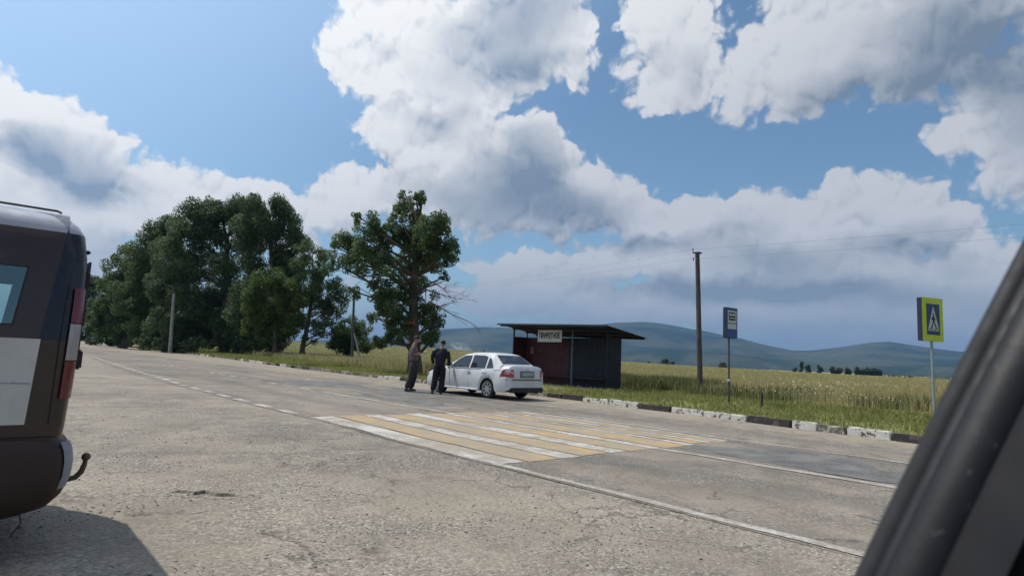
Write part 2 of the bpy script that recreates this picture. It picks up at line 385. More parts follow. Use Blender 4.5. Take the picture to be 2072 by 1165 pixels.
# ------------------------------------------------------------------ hills
def hills():
    RP = [(380, 700), (700, 690), (850, 676), (895, 668), (950, 665), (1040, 669), (1120, 668), (1200, 660), (1258, 655), (1300, 655), (1345, 660), (1400, 671), (1440, 677), (1500, 688), (1560, 703), (1600, 711), (1640, 711), (1700, 703), (1760, 695), (1800, 694), (1850, 702), (1950, 715), (2072, 716), (2300, 722)]
    az_el = [sky_angles(*p) for p in RP]; A = [a for a, _ in az_el]; E = [e for _, e in az_el]
    m = Mat('forested_hill'); n = m.noise(.0022, 6, .65); n2 = m.noise(.02, 4, .6)
    c = m.mix(m.ramp(n, .40, .62), (.020, .035, .020), (.075, .08, .042)); c = m.mix(m.ramp(m.noise(.0012, 3, .5), .5, .6, 0, .45), c, (.11, .11, .055)); c = m.mix(m.ramp(n2, .4, .7, 0, .5), c, (.03, .045, .03))
    m.set(col=c, rough=1, spec=0); m.bump(n2, .6, 12)
    azs = np.linspace(A[0]-.35, A[-1]+.25, 260); R0 = 7000.
    v = []; f = []; ts = np.linspace(-1, 1, 26)
    for t in ts:
        d = R0 + t*2600
        for a in azs:
            e = float(np.interp(a, A, E)); H = 1.3 + R0*math.tan(e) + 12
            x, y = d*math.sin(a), d*math.cos(a)
            prof = math.cos(t*PI/2)**1.3
            k = mnoise.fractal((x*.0009, y*.0009, 0), .9, 2.1, 5)
            z = H*prof*(1 + .28*k*(1-prof)) + 22*k*prof - 16*(1-prof)
            v.append((x, y, z))
    n_ = len(azs)
    for j in range(len(ts)-1):
        for i in range(n_-1): f.append((j*n_+i, (j+1)*n_+i, (j+1)*n_+i+1, j*n_+i+1))
    tag(mesh_obj('hills', v, [q[::-1] for q in f], m.m, smooth=0), kind='structure')
    # lower foothills in front, right of the picture
    RP2 = [(1100, 716), (1258, 712), (1350, 708), (1450, 712), (1560, 722), (1650, 728), (1800, 738), (2072, 742)]
    az_el = [sky_angles(*p) for p in RP2]; A2 = [a for a, _ in az_el]; E2 = [e for _, e in az_el]
    azs = np.linspace(A2[0]-.1, A2[-1]+.2, 200); v = []; f = []; ts = np.linspace(-1, 1, 14)
    for t in ts:
        d = 4300 + t*650
        for a in azs:
            H = 1.3 + 4300*math.tan(float(np.interp(a, A2, E2))); x, y = d*math.sin(a), d*math.cos(a)
            k = mnoise.fractal((x*.0016, y*.0016, 5), .9, 2.1, 4); prof = math.cos(t*PI/2)
            v.append((x, y, H*prof*(1+.35*k) - 16*(1-prof)))
    n_ = len(azs)
    for j in range(len(ts)-1):
        for i in range(n_-1): f.append((j*n_+i, j*n_+i+1, (j+1)*n_+i+1, (j+1)*n_+i))
    tag(mesh_obj('foothills', v, f, m.m, smooth=0), kind='structure')
hills()

# ------------------------------------------------------------------ air
def air():
    m = D.materials.new('air'); m.use_nodes = True; nt = m.node_tree; nt.nodes.clear()
    pv = nt.nodes.new('ShaderNodeVolumePrincipled'); o = nt.nodes.new('ShaderNodeOutputMaterial'); nt.links.new(pv.outputs[0], o.inputs['Volume'])
    pv.inputs['Color'].default_value = (.22, .43, .78, 1); pv.inputs['Density'].default_value = 9e-5; pv.inputs['Anisotropy'].default_value = .1
    mb = MB(); mb.box((4000, 5000, 330), (22000, 22000, 720)); h = mb.build('haze', m); tag(h, kind='stuff')
air()

# ------------------------------------------------------------------ placing by sight line
_R = Vector((math.cos(YAW), -math.sin(YAW), 0)); _F = Vector((math.sin(YAW), math.cos(YAW), 0))
def at(px, py, dist):
    """the point seen at (px, py) of the photograph at a forward distance in metres"""
    u, v = px - 1036, py - 582.5; r = ROLL; f = 1250
    a = u*math.cos(r) + v*math.sin(r); b = -u*math.sin(r) + v*math.cos(r)
    Y = f*math.cos(PITCH) + b*math.sin(PITCH); Z = -b*math.cos(PITCH) + f*math.sin(PITCH)
    k = dist/Y
    return _R*(a*k) + _F*dist + Vector((0, 0, CAM_Z + Z*k))

# ------------------------------------------------------------------ road markings
def paint(name, c, worn, dustc=(.30, .26, .21)):
    m = Mat(name); n1 = m.noise(2.2, 6, .7); n2 = m.noise(24, 4, .7); n3 = m.noise(.6, 3, .5)
    n = m.math('MULTIPLY_ADD', n2, .35, m.math('MULTIPLY_ADD', n3, .3, m.math('MULTIPLY', n1, .55)))
    w = m.ramp(n, worn-.06, worn+.07)
    m.set(col=m.mix(w, m.mix(m.ramp(n2, .4, .7, 0, .3), c, tuple(x*.7 for x in c)), dustc), rough=.8, spec=.25); m.bump(n2, .3, .006); return m.m
m_line = paint('line_white_paint', (.45, .43, .39), .565, (.28, .25, .21)); m_white = paint('worn_white_paint', (.48, .46, .43), .585); m_white2 = paint('faded_white_paint', (.46, .44, .41), .60, (.26, .235, .20))
m_yellow = paint('worn_ochre_paint', (.43, .29, .145), .565, (.30, .25, .18)); m_ghost = paint('ghost_white_paint', (.42, .40, .37), .54, (.24, .225, .20))
def mark(name, x0, x1, y0, y1, mat, label, cat, group=None, wob=.012, z=.011):
    n = max(2, int(abs(y1-y0)/.25)); v = []; f = []; sx = random.random()*50
    for i in range(n+1):
        y = y0 + (y1-y0)*i/n
        for k, x in enumerate((x0, (x0+x1)/2, x1)):
            off = wob*mnoise.noise((sx+k*7, y*1.7, 2)) + wob*.7*mnoise.noise((sx+k*7, y*6, 2))
            yy = y + (wob*2*mnoise.noise((x*6, sx, 0)) if i in (0, n) else 0)
            v.append((x + (off if k != 1 else 0), yy, z + uneven(x, y)))
    for i in range(n):
        for k in range(2): f.append((i*3+k, i*3+k+1, (i+1)*3+k+1, (i+1)*3+k))
    if y1 < y0: f = [q[::-1] for q in f]
    return tag(mesh_obj(name, v, f, mat, smooth=0), kind='structure')
def markings():
    Y0, Y1 = 5.9, 11.45
    st = [(4.98, 5.44, 'W'), (5.50, 6.06, 'y'), (6.10, 6.48, 'W'), (6.52, 7.10, 'y'), (7.14, 7.50, 'W'), (7.54, 8.06, 'y'), (8.10, 8.34, 'W'), (8.40, 9.02, 'y'), (9.06, 9.26, 'w'), (9.32, 9.68, 'y'), (9.72, 9.90, 'w'), (9.95, 10.22, 'y'), (10.26, 10.40, 'w')]
    for i, (a, b, k) in enumerate(st):
        j = random.uniform(-.06, .06)
        mark('crosswalk_stripe', a, b, Y0+j, Y1+random.uniform(-.1, .1), {'w': m_white2, 'W': m_white, 'y': m_yellow}[k], None, None)
    mark('edge_line', 4.95, 5.07, -40, 5.95, m_line, None, None, wob=.02)
    mark('centre_line', 8.15, 8.31, -40, 5.95, m_line, None, None, wob=.02)
    mark('centre_line', 8.22, 8.37, 11.4, 18.2, m_line, None, None, wob=.02)
    mark('far_edge_line', 10.62, 10.73, -40, 11.0, m_line, None, None, wob=.02)
    y = 12.2
    while y < 60:
        x = float(np.interp(y, [12, 20, 31, 42, 60], [5.02, 5.10, 5.6, 6.2, 7.4]))
        mark('dash_line', x-.11, x+.10, y, y+.80, m_white, None, None, wob=.02); y += 1.44
    y = 19.4
    while y < 40:
        mark('dash_line', 8.34, 8.50, y, y+.80, m_white2, None, None, wob=.02); y += 1.5
    for (x, a, b) in ((9.6, 17.5, 19.2), (10.1, 20.5, 22.5), (10.6, 15.5, 17.0), (10.9, 24, 27), (9.7, 13.2, 14.6), (11.6, 13, 14.2), (12.2, 20, 22)):
        mark('old_marking', x, x+.13, a, b, m_ghost, None, None, wob=.03)
markings()
# darker worn wheel tracks and repair patches in the road
def patch_mat():
    m = Mat('patched_asphalt'); n = m.noise(1.4, 6, .65); f = m.noise(30, 4, .7)
    c = m.mix(m.ramp(n, .35, .65), (.085, .088, .09), (.17, .165, .155)); c = m.mix(m.ramp(f, .4, .75, 0, .5), c, (.24, .22, .19))
    m.set(col=c, rough=.9, spec=.25); m.bump(f, .4, .01); return m.m
def patches():
    mt = patch_mat()
    for cx, cy, rx, ry in ((9.35, 3.2, .9, 2.5), (6.3, -1, .8, 3.5), (12.0, 17.6, 1.3, 2.8), (10.3, 22.5, 1.2, 3.0), (9.4, 15.2, .6, 2.2)):
        v = [(cx, cy, .0088+uneven(cx, cy))]; n = 48
        for k in range(n):
            a = 2*PI*k/n; r = 1 + .35*mnoise.noise((math.cos(a)*1.5+cx, math.sin(a)*1.5, 0)) + .12*mnoise.noise((math.cos(a)*7+cx, math.sin(a)*7, 0))
            x, y = cx+rx*r*math.cos(a), cy+ry*r*math.sin(a); v.append((x, y, .0088+uneven(x, y)))
        # middle ring so the sheet follows the road
        tag(mesh_obj('road_patch', v, [(0, k+1, (k+1) % n+1) for k in range(n)], mt, smooth=0), kind='structure')
patches()

# ------------------------------------------------------------------ kerb stones
def kerbs():
    def chipped(name, c, base, thr):
        m = Mat(name); P = m.P; n = m.noise(5.5, 6, .7); n2 = m.noise(30, 4, .6)
        k = m.ramp(m.math('MULTIPLY_ADD', n2, .25, m.math('MULTIPLY', n, .8)), thr-.03, thr+.03)
        m.set(col=m.mix(k, c, m.mix(m.ramp(n2, .35, .7), base, tuple(x*.5 for x in base))), rough=.9, spec=.2); m.bump(m.math('MULTIPLY_ADD', k, -.6, n2), .6, .012); return m.m
    mats = {'w': chipped('whitewashed_concrete', (.58, .55, .50), (.16, .14, .115), .575), 'f': chipped('faded_concrete', (.42, .41, .36), (.19, .17, .13), .50), 'k': chipped('black_painted_concrete', (.048, .044, .046), (.15, .13, .11), .57), 'g': chipped('grey_mossy_concrete', (.24, .22, .18), (.12, .12, .06), .52)}
    seq = [(-2.0, 'w'), (-.9, 'w'), (.2, 'k'), (1.3, 'k'), (2.4, 'w'), (3.5, 'k'), (4.45, 'w'), (5.35, 'f'), (5.98, 'w'), (6.6, 'k'), (7.74, 'w'), (9.05, 'w'), (10.15, 'k'), (11.3, 'w'), (12.5, 'w'), (13.72, 'k'), (14.75, 'k'), (15.4, 'f'), (16.3, 'g'), (17.5, 'w'), (18.6, 'g'), (19.7, 'k'), (20.9, 'k'), (22.0, 'w'), (23.1, 'f'), (24.2, 'k'), (25.4, 'w'), (26.5, 'w'), (27.6, 'f')]
    y = 28.8
    while y < 31: seq.append((y, 'g')); y += 1.15
    while y < 85:
        seq.append((y, random.choice('gfgwgfk'))); y += random.choice((1.1, 1.2, 2.3, 1.15))
    own = {2.4: 'whitewashed kerb stone lowest in view at the edge of the dark car window frame', 3.5: 'black kerb stone below the yellow framed crossing sign, next to the window frame', 4.45: 'short whitewashed kerb stone just right of the mossy gap below the crossing sign', 5.35: 'worn kerb stone between two whitewashed ones left of the crossing sign', 5.98: 'short whitewashed kerb stone at the right end of the black stone nearest the crossing sign',
     6.6: 'black kerb stone midway between the bus stop sign and the crossing sign', 7.74: 'long whitewashed kerb stone just right of the bus stop sign', 9.05: 'whitewashed kerb stone below the tall wooden pole', 10.15: 'black kerb stone between two whitewashed pairs left of the wooden pole', 11.3: 'whitewashed kerb stone in front of the right end of the bus shelter',
     12.5: 'whitewashed kerb stone in front of the open shelter, right of the black pair', 13.72: 'black kerb stone in front of the middle post of the shelter', 14.75: 'short black kerb stone in front of the left part of the shelter', 15.4: 'faded kerb stone next to the rear bumper of the white car', 25.4: 'whitewashed kerb stone just left of the lone tree trunk', 26.5: 'whitewashed kerb stone second to the left from the lone tree trunk'}
    lab = {'w': ('whitewashed kerb stone with flaking paint along the grass verge', 'whitewashed kerb stones'), 'f': ('faded kerb stone with little whitewash left beside the verge', 'faded kerb stones'), 'k': ('black painted kerb stone at the edge of the grass verge', 'black kerb stones'), 'g': ('bare grey kerb stone half overgrown by verge grass', 'overgrown kerb stones')}
    for i, (y, k) in enumerate(seq):
        y1 = seq[i+1][0] if i+1 < len(seq) else y+1.1
        L = min(y1-y, 1.38)-.035; ym = y+L/2+.015; x0 = kerb_x(ym); ang = math.atan2(kerb_x(ym+.5)-kerb_x(ym-.5), 1)
        bm = bmesh.new(); bmesh.ops.create_cube(bm, size=1); bmesh.ops.scale(bm, vec=(.15, L, .30), verts=bm.verts)
        bmesh.ops.bevel(bm, geom=bm.edges[:], offset=.018, segments=2, affect='EDGES')
        bmesh.ops.subdivide_edges(bm, edges=[e for e in bm.edges if e.calc_length() > .2], cuts=6, use_grid_fill=True)
        for v in bm.verts:
            w = mnoise.noise_vector((v.co.x*6+i*3, v.co.y*5, v.co.z*6)); v.co += w*.011
            w = mnoise.noise_vector((v.co.x*20+i*3, v.co.y*17, v.co.z*20)); v.co += w*.004
        me = D.meshes.new('kerb_stone'); bm.to_mesh(me); bm.free(); me.polygons.foreach_set('use_smooth', [True]*len(me.polygons)); me.set_sharp_from_angle(angle=rad(50)); me.materials.append(mats[k])
        o = D.objects.new('kerb_stone', me); S.collection.objects.link(o)
        o.location = (x0+.075+random.uniform(-.012, .012), ym, .012+random.uniform(-.02, .012)); o.rotation_euler = (random.uniform(-.012, .012), random.uniform(-.02, .03), -ang+random.uniform(-.01, .01))
        tag(o, own.get(y, lab[k][0]), 'kerb stone', lab[k][1])
kerbs()

# ------------------------------------------------------------------ vegetation
def leaf_mat(name, c0, c1, c2=None, trans=.25, tc=None):
    m = Mat(name); t = m.attr('tint'); c = m.mix(m.ramp(t, 0, 1), c0, c1)
    if c2: c = m.mix(m.ramp(t, .82, .98), c, c2)
    m.set(col=c, rough=.6, spec=.25)
    tr = m.N.new('ShaderNodeBsdfTranslucent'); m.put(tr.inputs[0], m.mix(.65, c, tc or tuple(min(1, x*1.8) for x in c1)))
    mx = m.N.new('ShaderNodeMixShader'); mx.inputs[0].default_value = trans; m.L.new(m.b.outputs[0], mx.inputs[1]); m.L.new(tr.outputs[0], mx.inputs[2])
    m.L.new(mx.outputs[0], m.N['Material Output'].inputs[0]); return m.m
def bark_mat(name, c):
    m = Mat(name); P = m.vmul(m.tc.outputs['Object'], (1, 1, .18)); n = m.noise(14, 6, .7, vec=P)
    m.set(col=m.mix(m.ramp(n, .35, .68), tuple(x*.45 for x in c), c), rough=.9, spec=.2); m.bump(n, .9, .04); return m.m
m_bark = bark_mat('bark', (.16, .125, .10)); m_twig = plain('dry_twig', (.22, .15, .11), .9)
m_grass = leaf_mat('grass_blade', (.10, .125, .03), (.26, .27, .085), (.38, .32, .15), .25)
m_weed = leaf_mat('weed_blade', (.05, .07, .024), (.15, .155, .06), (.32, .27, .14), .25)
m_straw = leaf_mat('ripe_straw', (.25, .225, .10), (.42, .37, .19), (.17, .18, .075), .25)

def blades(name, xy, h, w, mat, lean=.35, zf=None, group=None):
    """a mass of thin blades: xy (n,2), h (n,), w (n,)"""
    n = len(xy); az = RNG.uniform(0, 2*PI, n); ln = RNG.uniform(0, lean, n)*h; la = RNG.uniform(0, 2*PI, n)
    z = np.full(n, .11) if zf is None else zf
    dx, dy = np.cos(az)*w/2, np.sin(az)*w/2; co = np.empty((n, 5, 3))
    tx, ty = np.cos(la)*ln, np.sin(la)*ln
    co[:, 0] = np.stack([xy[:, 0]-dx, xy[:, 1]-dy, z], 1); co[:, 1] = np.stack([xy[:, 0]+dx, xy[:, 1]+dy, z], 1)
    co[:, 2] = np.stack([xy[:, 0]+dx*.8+tx*.35, xy[:, 1]+dy*.8+ty*.35, z+h*.6], 1); co[:, 4] = np.stack([xy[:, 0]-dx*.8+tx*.35, xy[:, 1]-dy*.8+ty*.35, z+h*.6], 1)
    co[:, 3] = np.stack([xy[:, 0]+tx, xy[:, 1]+ty, z+h], 1)
    q = (np.arange(n)[:, None]*5 + np.array([0, 1, 2, 3, 4])[None]).astype(int)
    pt = np.array([mnoise.noise((a*.6, b*.6, 4)) for a, b in xy[::8]]); pt = np.repeat(pt, 8)[:n] if n else pt
    t = np.clip(RNG.uniform(0, 1, n)*.75 + .25 + pt*.5, 0, 1)
    return tag(np_mesh(name, co.reshape(-1, 3), q, mat, tint=t), kind='stuff')
def scatter(n, x0, x1, y0, y1, power=1.0, clump=.5, fq=.9):
    """points between the kerb line offsets x0..x1, denser close to us and in clumps"""
    y = y0 + (y1-y0)*RNG.uniform(0, 1, n*2)**power; k = np.array([kerb_x(v) for v in y])
    x = k + x0 + (x1-x0)*RNG.uniform(0, 1, n*2)
    c = np.array([mnoise.noise((a*fq, b*fq, 2)) for a, b in zip(x, y)])
    keep = (c*.9 + RNG.uniform(0, 1, n*2)) > clump
    keep &= ~((x > 20.2) & (x < 22.4) & (y > 17.0) & (y < 24.0))
    keep &= ~((x > kerb_x(20)) & (x < 20.7) & (y > 17) & (y < 23) & (RNG.uniform(0, 1, n*2) < .8))
    return np.stack([x, y], 1)[keep][:n]
def grasses():
    p = scatter(62000, .1, 8, -6, 42, 1.5, .35); hn = RNG.uniform(.04, .11, len(p)); d = p[:, 0] - np.interp(p[:, 1], [-6, 42], [13.2, 16.2])
    hn *= 1 + .8*np.clip(d/6, 0, 1); blades('verge_grass', p, hn, RNG.uniform(.012, .028, len(p)), m_grass, .8)
    p = scatter(26000, .3, 10, 40, 130, 1.6, .4); blades('verge_grass', p, RNG.uniform(.12, .35, len(p)), RNG.uniform(.03, .07, len(p)), m_grass, .6)
    p = scatter(22000, 6.0, 12.5, -8, 18, 1.2, .88, .38); g = np.clip((p[:, 0]-20)/3, .35, 1); blades('tall_weeds', p, RNG.uniform(.2, .65, len(p))*g, RNG.uniform(.015, .04, len(p)), m_weed, .5)
    p = scatter(22000, 8.5, 15, 17, 40, 1.2, .5); blades('tall_weeds', p, RNG.uniform(.25, .7, len(p)), RNG.uniform(.02, .045, len(p)), m_weed, .5)
    p = scatter(30000, 5, 16, 30, 85, 1.3, .5); blades('meadow_grass', p, RNG.uniform(.3, .75, len(p)), RNG.uniform(.03, .07, len(p)), m_straw, .5)
    p = scatter(60000, 9.5, 32, -12, 48, 1.3, .30); blades('ripe_crop', p, RNG.uniform(.30, .52, len(p)), RNG.uniform(.015, .03, len(p)), m_straw, .35)
    p = scatter(45000, 26, 95, -30, 120, 1.2, .40); z = np.array([far_z(a, b) for a, b in p]); blades('ripe_crop', p, RNG.uniform(.35, .55, len(p)), RNG.uniform(.05, .12, len(p)), m_straw, .4, z)
grasses()
def far_crop():
    n = 60000; a = np.radians(RNG.uniform(-2, 86, n)); d = 100*(5.0**RNG.uniform(0, 1, n)); x, y = d*np.sin(a), d*np.cos(a)
    k = x > np.array([kerb_x(v) for v in y]) + 16; x, y, d = x[k], y[k], d[k]
    z = np.array([far_z(p, q) for p, q in zip(x, y)]) - .05
    blades('far_crop', np.stack([x, y], 1), RNG.uniform(.3, .6, len(x)), .002*d*RNG.uniform(.7, 1.5, len(x)), m_straw, .2, z)
far_crop()
def flowers():
    """pale flower heads on thin stems in the weeds"""
    m = leaf_mat('pale_flower', (.32, .30, .17), (.48, .44, .28), None, .2); n = 380
    cx = RNG.normal(0, 1, n)*1.1 + 22.4; cy = RNG.normal(0, 1, n)*1.3 + 9.2
    h = RNG.uniform(.35, .9, n); s = RNG.uniform(.015, .045, n)
    co = np.empty((n, 4, 3)); q = np.arange(n*4).reshape(n, 4)
    for k, (a, b) in enumerate(((1, 0), (0, 1), (-1, 0), (0, -1))):
        co[:, k] = np.stack([cx + a*s, cy + b*s, .11 + h + RNG.uniform(-.025, .025, n)], 1)
    tag(np_mesh('weed_flowers', co.reshape(-1, 3), q, m, tint=RNG.uniform(0, 1, n)), kind='stuff')
    blades('weed_stems', np.stack([cx, cy], 1), h, np.full(n, .01), m_straw, .05)
flowers()

def leafage(blobs, size, per, sub=.42, flat=.9):
    """blobs: (Vector, radius, density). Sub-clumps near each blob's skin, leaves in each sub-clump"""
    C = []; Rr = []
    for c, r, dn in blobs:
        n = max(6, int((15 if r > 1.5 else 12)*dn*(1 if r > 1 else .85)))
        for _ in range(n):
            d = Vector((random.gauss(0, 1), random.gauss(0, 1), random.gauss(0, 1)*flat)).normalized()
            C.append(c + d*r*random.uniform(.45, .95)); Rr.append(r*sub*random.uniform(.65, 1.25))
    C = np.array([list(c) for c in C]); Rr = np.array(Rr)
    cnt = np.maximum(14, (per*4.6*Rr**2)).astype(int); idx = np.repeat(np.arange(len(C)), cnt); n = len(idx)
    d = RNG.normal(size=(n, 3)); d /= np.linalg.norm(d, axis=1)[:, None]; rr = RNG.uniform(.15, 1, n)**.45
    P = C[idx] + d*(Rr[idx]*rr)[:, None]
    nrm = d*.8 + RNG.normal(size=(n, 3))*.7 + np.array([0, 0, .5]); nrm /= np.linalg.norm(nrm, axis=1)[:, None]
    t = RNG.normal(size=(n, 3)); u = np.cross(nrm, t); u /= np.linalg.norm(u, axis=1)[:, None]; v = np.cross(nrm, u)
    s = size*RNG.uniform(.6, 1.35, n)[:, None]
    co = np.stack([P+u*s*.5, P+v*s*.33+u*s*.05, P-u*s*.5, P-v*s*.33+u*s*.05], 1)
    clump_t = RNG.uniform(0, 1, len(C)); tint = np.clip(clump_t[idx]*.5 + RNG.uniform(0, 1, n)*.5, 0, 1)
    return co.reshape(-1, 3), np.arange(n*4).reshape(n, 4), tint
def limb(mb, a, b, r0, r1, kink=.12, n=5):
    a, b = Vector(a), Vector(b); L = (b-a).length; pts = []; side = Vector((random.uniform(-1, 1), random.uniform(-1, 1), random.uniform(-.2, .6)))*L*kink
    for i in range(n+1):
        t = i/n; pts.append(a.lerp(b, t) + side*math.sin(PI*t) + Vector((random.uniform(-1, 1), random.uniform(-1, 1), 0))*L*.02*(0 < i < n))
    mb.tube(pts, [r0 + (r1-r0)*i/n for i in range(n+1)], 7)
    return pts
def tree(name, label, group, cat, F, base_px, trunk_px, blobs_px, leafm, size, per, trunk_r, dens=1., sub=.42, forks=None, bare=None, spread=.35):
    b = at(base_px[0], base_px[1], F); base = Vector((b.x, b.y, .08))
    root = thing(name, label, cat, tuple(base), 0, group)
    blobs = []
    for q in blobs_px:
        px, py, pr = q[:3]; dn = q[3] if len(q) > 3 else 1.; r = pr/1250*F
        c = at(px, py, F + random.uniform(-1, 1)*max(r*.5, spread*F*.04)) - base; blobs.append((c, r, dn*dens))
    mb = MB(); tp = [at(px, py, F) - base for px, py in trunk_px]; tp = [Vector((0, 0, -.1))] + tp
    k = len(tp); rs = [trunk_r*(1.35 if i == 0 else 1 - .55*i/(k-1)) for i in range(k)]
    fine = []; fr = []
    for i in range(k-1):
        for j in range(3): t = j/3; fine.append(tp[i].lerp(tp[i+1], t) + Vector((random.uniform(-1, 1), random.uniform(-1, 1), 0))*trunk_r*.12*(i+j > 0)); fr.append(rs[i] + (rs[i+1]-rs[i])*t)
    fine.append(tp[-1]); fr.append(rs[-1]); mb.tube(fine, fr, 12)
    for c, r, dn in blobs:
        cand = [p for p in fine[2:] if p.z < c.z - .45*(Vector((p.x, p.y)) - Vector((c.x, c.y))).length] or [p for p in fine[2:] if p.z < c.z + .2] or [fine[len(fine)//2]]
        s = max(cand, key=lambda p: p.z - .55*(Vector((p.x, p.y)) - Vector((c.x, c.y))).length)
        pts = limb(mb, s, c, trunk_r*.34, trunk_r*.08)
        for _ in range(4):
            d = Vector((random.gauss(0, 1), random.gauss(0, 1), random.gauss(0, .8))).normalized()*r*.8
            limb(mb, pts[random.choice((2, 3, 4, 5))], c + d, trunk_r*.10, .012, .1, 3)
    mb.build('trunk', m_bark, root, smooth=60)
    if bare:
        for a, bb in bare:
            tw = MB(); A, B_ = at(*a, F)-base, at(*bb, F)-base; pts = limb(tw, A, B_, .05, .012, .08, 6)
            for _ in range(9):
                p = random.choice(pts[1:]); d = (B_-A).normalized()*random.uniform(.3, .9) + Vector((random.gauss(0, .45), random.gauss(0, .45), random.gauss(0, .45)))
                q2 = limb(tw, p, p+d*.9, .014, .005, .1, 3); 
                for _ in range(2): limb(tw, q2[-2], q2[-2]+d*.4+Vector((random.gauss(0, .2), random.gauss(0, .2), random.gauss(0, .2))), .007, .003, .1, 2)
            tw.build('bare_branch', m_twig, root)
    co, q, t = leafage(blobs, size, per, sub)
    np_mesh('crown', co, q, leafm, root, t)
    return root
LM = dict(dark=leaf_mat('dark_foliage', (.034, .060, .030), (.095, .138, .060), (.15, .19, .08), .33), mid=leaf_mat('green_foliage', (.038, .068, .028), (.105, .155, .055), (.17, .21, .085), .33),
          bright=leaf_mat('yellow_green_foliage', (.036, .062, .018), (.10, .14, .035), (.16, .19, .06), .3), far=leaf_mat('distant_foliage', (.022, .036, .022), (.05, .07, .035)))
def trees():
    tree('roadside_tree', 'tall lone tree with ragged crown and bare side branches behind the standing men', None, 'tree', 36.5, (838, 762), [(838, 700), (836, 640), (838, 580), (842, 520), (846, 450)],
      [(815, 415, 27, 1.1), (842, 412, 18), (838, 448, 34, 1.2), (870, 458, 34, 1.2), (742, 452, 30), (728, 440, 16), (705, 482, 34, .9), (688, 505, 28, .8), (690, 540, 24, .7), (725, 530, 34, .9), (762, 498, 34), (792, 478, 30), (855, 500, 42, 1.2), (893, 488, 34, 1.1), (908, 525, 26), (912, 505, 18), (880, 530, 30), (820, 520, 34, .8), (790, 545, 34, .8), (755, 575, 24, .5), (720, 590, 18, .4), (828, 575, 34, .55), (862, 588, 30, .5), (800, 612, 34, 1.7), (770, 612, 24, 1.7), (756, 640, 18, .6), (808, 655, 30, 1.7), (795, 680, 20, 1.7), (768, 690, 16, 1.7), (858, 628, 26, 1.5), (872, 655, 26, 1.7), (868, 682, 20, 1.7), (890, 642, 16, .6), (880, 680, 14, .7), (898, 560, 15, .8), (830, 480, 30, 1.2), (860, 475, 30, 1.2), (880, 510, 26, 1.), (845, 530, 26, .9), (775, 520, 26, .9), (740, 485, 26, 1.), (812, 590, 24, .7), (785, 640, 22, 1.), (800, 450, 22, 1.), (885, 465, 20, 1.), (775, 470, 22, 1.), (850, 395, 14, 1.), (820, 395, 14, 1.)],
      LM['mid'], .125, 300, .36, .98, bare=[((868, 610), (935, 645)), ((860, 585), (928, 605)), ((850, 560), (905, 590)), ((860, 625), (915, 612)), ((790, 560), (715, 560)), ((850, 550), (880, 530))], spread=1.2)
    G_ = 'big roadside trees left of the lone tree'
    tree('roadside_tree', 'widest domed dark tree with the highest crown of the left grove', G_, 'tree', 80, (455, 722), [(455, 690), (457, 640), (458, 560), (460, 480)],
      [(455, 430, 42), (400, 440, 40), (500, 428, 38), (430, 480, 50), (490, 480, 50), (375, 480, 42), (360, 530, 48), (420, 545, 50), (480, 550, 50), (350, 590, 45), (400, 610, 48), (460, 620, 50), (430, 420, 28), (480, 416, 24), (380, 640, 45), (440, 665, 42), (340, 650, 40), (480, 668, 40), (400, 690, 30), (450, 695, 26), (355, 690, 28), (500, 455, 36), (415, 455, 36), (520, 440, 34)], LM['dark'], .25, 62, .55)
    tree('roadside_tree', 'tall dark tree on the right shoulder of the left grove', G_, 'tree', 76, (555, 722), [(555, 690), (553, 620), (550, 540), (545, 470)],
      [(545, 428, 40), (580, 450, 38), (520, 470, 50), (575, 490, 42), (606, 485, 26), (540, 530, 50), (590, 540, 36), (520, 590, 46), (560, 610, 45), (500, 640, 44), (530, 670, 38), (510, 420, 28), (570, 425, 24), (580, 640, 40), (500, 695, 28), (560, 690, 28), (605, 560, 30), (600, 600, 32)], LM['dark'], .25, 62, .5)
    tree('roadside_tree', 'dark green tree on the left slope of the grove above the pale pole', G_, 'tree', 92, (330, 712), [(330, 690), (328, 640), (325, 570), (325, 520)],
      [(325, 468, 34), (350, 465, 34), (300, 500, 36), (340, 510, 40), (290, 540, 36), (320, 560, 42), (300, 600, 40), (340, 620, 38), (275, 620, 36), (310, 655, 38), (280, 665, 30), (340, 680, 30), (300, 688, 22), (270, 580, 34), (350, 560, 40)], LM['mid'], .27, 54, .5)
    tree('roadside_tree', 'rounded green tree near the far bend of the road beside the van', G_, 'tree', 100, (250, 704), [(250, 680), (250, 620), (250, 560)],
      [(262, 520, 28), (240, 545, 30), (275, 550, 30), (225, 575, 26), (255, 590, 34), (215, 610, 26), (240, 630, 32), (275, 640, 30), (215, 655, 28), (250, 670, 26), (195, 640, 20)], LM['mid'], .32, 40, .45)
    tree('roadside_tree', 'farthest dark tree showing just past the edge of the van', G_, 'tree', 150, (180, 698), [(180, 680), (180, 630), (180, 580)],
      [(178, 562, 20), (190, 580, 20), (170, 600, 22), (190, 620, 22), (175, 640, 24), (195, 660, 22), (165, 670, 20), (160, 580, 20), (150, 620, 24)], LM['dark'], .42, 26, .4)
    tree('roadside_tree', 'smaller yellow green tree lit by the sun in front of the dark grove', None, 'tree', 68, (556, 726), [(556, 700), (556, 660), (553, 620)],
      [(548, 570, 30), (520, 590, 28), (575, 585, 30), (510, 620, 26), (545, 620, 34), (585, 625, 30), (520, 655, 28), (560, 660, 32), (595, 660, 22), (535, 685, 20), (500, 650, 16, .6), (608, 600, 20)], LM['bright'], .19, 100, .28)
